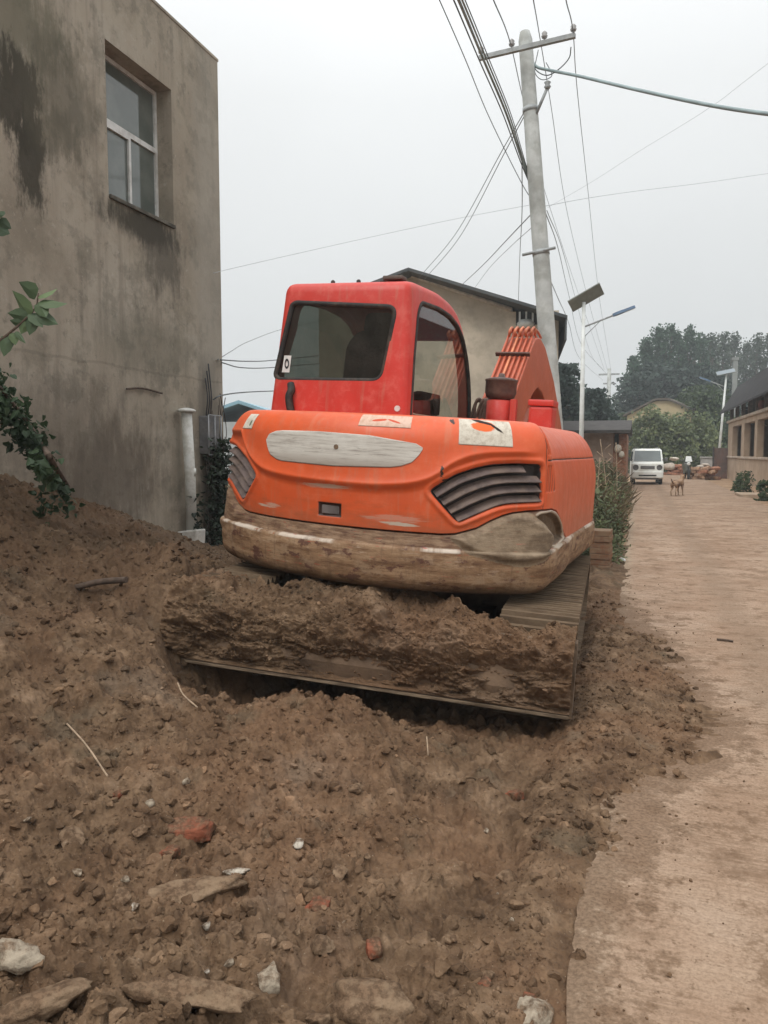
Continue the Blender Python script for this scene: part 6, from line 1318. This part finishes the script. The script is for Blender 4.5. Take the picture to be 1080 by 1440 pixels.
# weeds behind the excavator, seen through the cab
n = 2600; X = wr.uniform(-5.2, -.4, n); Y = wr.uniform(10.5, 24, n); P = np.stack([X, Y, .55 * wr.random(n) ** 1.2 * (1 + .4 * vn(X, Y, 9)) * np.interp(Y, [10, 14], [.6, 1.6])], -1); V, Fc = leafmesh(P, wr.uniform(.08, .20, n), wr, 'oval', .2); o = npmesh('yard_weeds', V, Fc, WEED, None, False); tag(o, kind='stuff')
for k, (px, py, y, hgt, lab) in enumerate([(850, 690, 15.5, 1.75, 'tall dry stalk leaning at the top of the roadside weeds'), (866, 690, 16.5, 1.7, 'thin dry stalk nearest the road in the weeds'), (838, 690, 15, 1.4, 'short dry stalk beside the excavator hood')]):
    p = ony(px, py, y); g = MB().tube(bez([(0, 0, 0), (.02, 0, hgt * .5), (-.10 + .08 * k, .03, hgt)], 5), .008, 5)
    for j in range(7): z = hgt * (.4 + .08 * j); s_ = (-1) ** j; g.tube([( -.03, .0, z), (s_ * .13 - .03, .05, z + .12)], .005, 4)
    o = g.build('dry_stalk', mtw); o.location = (p[0], p[1], 0); tag(o, lab, 'stalk', 'dry stalks in the verge')

# ================================================================== LIGHT, AIR, CAMERA
W = bpy.data.worlds.new('World'); SC.world = W; W.use_nodes = True; nt = W.node_tree; bg = nt.nodes['Background']
SUN_E, SUN_R = R(52), R(200)
sky = nt.nodes.new('ShaderNodeTexSky'); sky.sky_type = 'NISHITA'; sky.sun_disc = False; sky.sun_elevation = SUN_E; sky.sun_rotation = SUN_R; sky.air_density = 1.6; sky.dust_density = 6.0; sky.ozone_density = 1.0
hsv = nt.nodes.new('ShaderNodeHueSaturation'); hsv.inputs['Saturation'].default_value = .10; nt.links.new(sky.outputs[0], hsv.inputs['Color'])
# cloud deck: an overcast sky is about three times brighter overhead than at the horizon
tc = nt.nodes.new('ShaderNodeTexCoord'); sp = nt.nodes.new('ShaderNodeSeparateXYZ'); nt.links.new(tc.outputs['Generated'], sp.inputs[0])
cr = nt.nodes.new('ShaderNodeValToRGB'); e = cr.color_ramp.elements; e[0].position = 0; e[0].color = (.70, .72, .725, 1); e[1].position = 1; e[1].color = (2.3, 2.34, 2.38, 1)
for p_, c_ in ((.15, (.76, .78, .785)), (.40, (.93, .95, .955)), (.55, (1.15, 1.17, 1.18))): q = e.new(p_); q.color = (*c_, 1)
nt.links.new(sp.outputs[2], cr.inputs[0])
nz = nt.nodes.new('ShaderNodeTexNoise'); nz.inputs['Scale'].default_value = 2.2; nz.inputs['Detail'].default_value = 4; nt.links.new(tc.outputs['Generated'], nz.inputs['Vector'])
m1 = nt.nodes.new('ShaderNodeMapRange'); m1.inputs[1].default_value = .3; m1.inputs[2].default_value = .7; m1.inputs[3].default_value = .96; m1.inputs[4].default_value = 1.04; nt.links.new(nz.outputs['Fac'], m1.inputs[0])
mu = nt.nodes.new('ShaderNodeMix'); mu.data_type = 'RGBA'; mu.blend_type = 'MULTIPLY'; mu.inputs[0].default_value = 1; nt.links.new(cr.outputs[0], mu.inputs[6]); nt.links.new(m1.outputs[0], mu.inputs[7])
sc10 = nt.nodes.new('ShaderNodeMix'); sc10.data_type = 'RGBA'; sc10.blend_type = 'MULTIPLY'; sc10.inputs[0].default_value = 1; nt.links.new(mu.outputs[2], sc10.inputs[6]); sc10.inputs[7].default_value = (10.4, 10.4, 10.4, 1)
mx = nt.nodes.new('ShaderNodeMix'); mx.data_type = 'RGBA'; mx.inputs[0].default_value = .92; nt.links.new(hsv.outputs[0], mx.inputs[6]); nt.links.new(sc10.outputs[2], mx.inputs[7])
nt.links.new(mx.outputs[2], bg.inputs['Color']); bg.inputs['Strength'].default_value = .10
sl_ = bpy.data.lights.new('sun', 'SUN'); sl_.energy = 1.5; sl_.angle = R(25); sl_.color = (1, .965, .92); so = bpy.data.objects.new('sun', sl_); COL.objects.link(so)
dirv = Vector((math.sin(SUN_R) * math.cos(SUN_E), math.cos(SUN_R) * math.cos(SUN_E), math.sin(SUN_E))); so.rotation_euler = dirv.to_track_quat('Z', 'Y').to_euler(); so.location = dirv * 30
# thin damp air
HZ = True
if HZ:
    hb = MB().bb((-265, -16, -1.2), (265, 425, 24)); hm = bpy.data.materials.new('damp_air'); hm.use_nodes = True; t = hm.node_tree; t.nodes.remove(t.nodes['Principled BSDF']); pv = t.nodes.new('ShaderNodeVolumePrincipled')
    pv.inputs['Color'].default_value = (.90, .95, .97, 1); pv.inputs['Density'].default_value = .0016; t.links.new(pv.outputs[0], t.nodes['Material Output'].inputs['Volume']); o = hb.build('haze', hm); tag(o, kind='stuff')

cd = bpy.data.cameras.new('camera'); co_ = bpy.data.objects.new('camera', cd); COL.objects.link(co_); SC.camera = co_
cd.sensor_fit = 'VERTICAL'; cd.sensor_height = 24; cd.lens = F / 1440 * 24; cd.clip_start = .05; cd.clip_end = 2000
co_.matrix_world = Matrix(((RT[0], UP[0], -FW[0], 0), (RT[1], UP[1], -FW[1], 0), (RT[2], UP[2], -FW[2], HC), (0, 0, 0, 1)))
SC.view_settings.view_transform = 'Standard'; SC.view_settings.look = 'None'; SC.view_settings.exposure = 0; SC.view_settings.gamma = 1
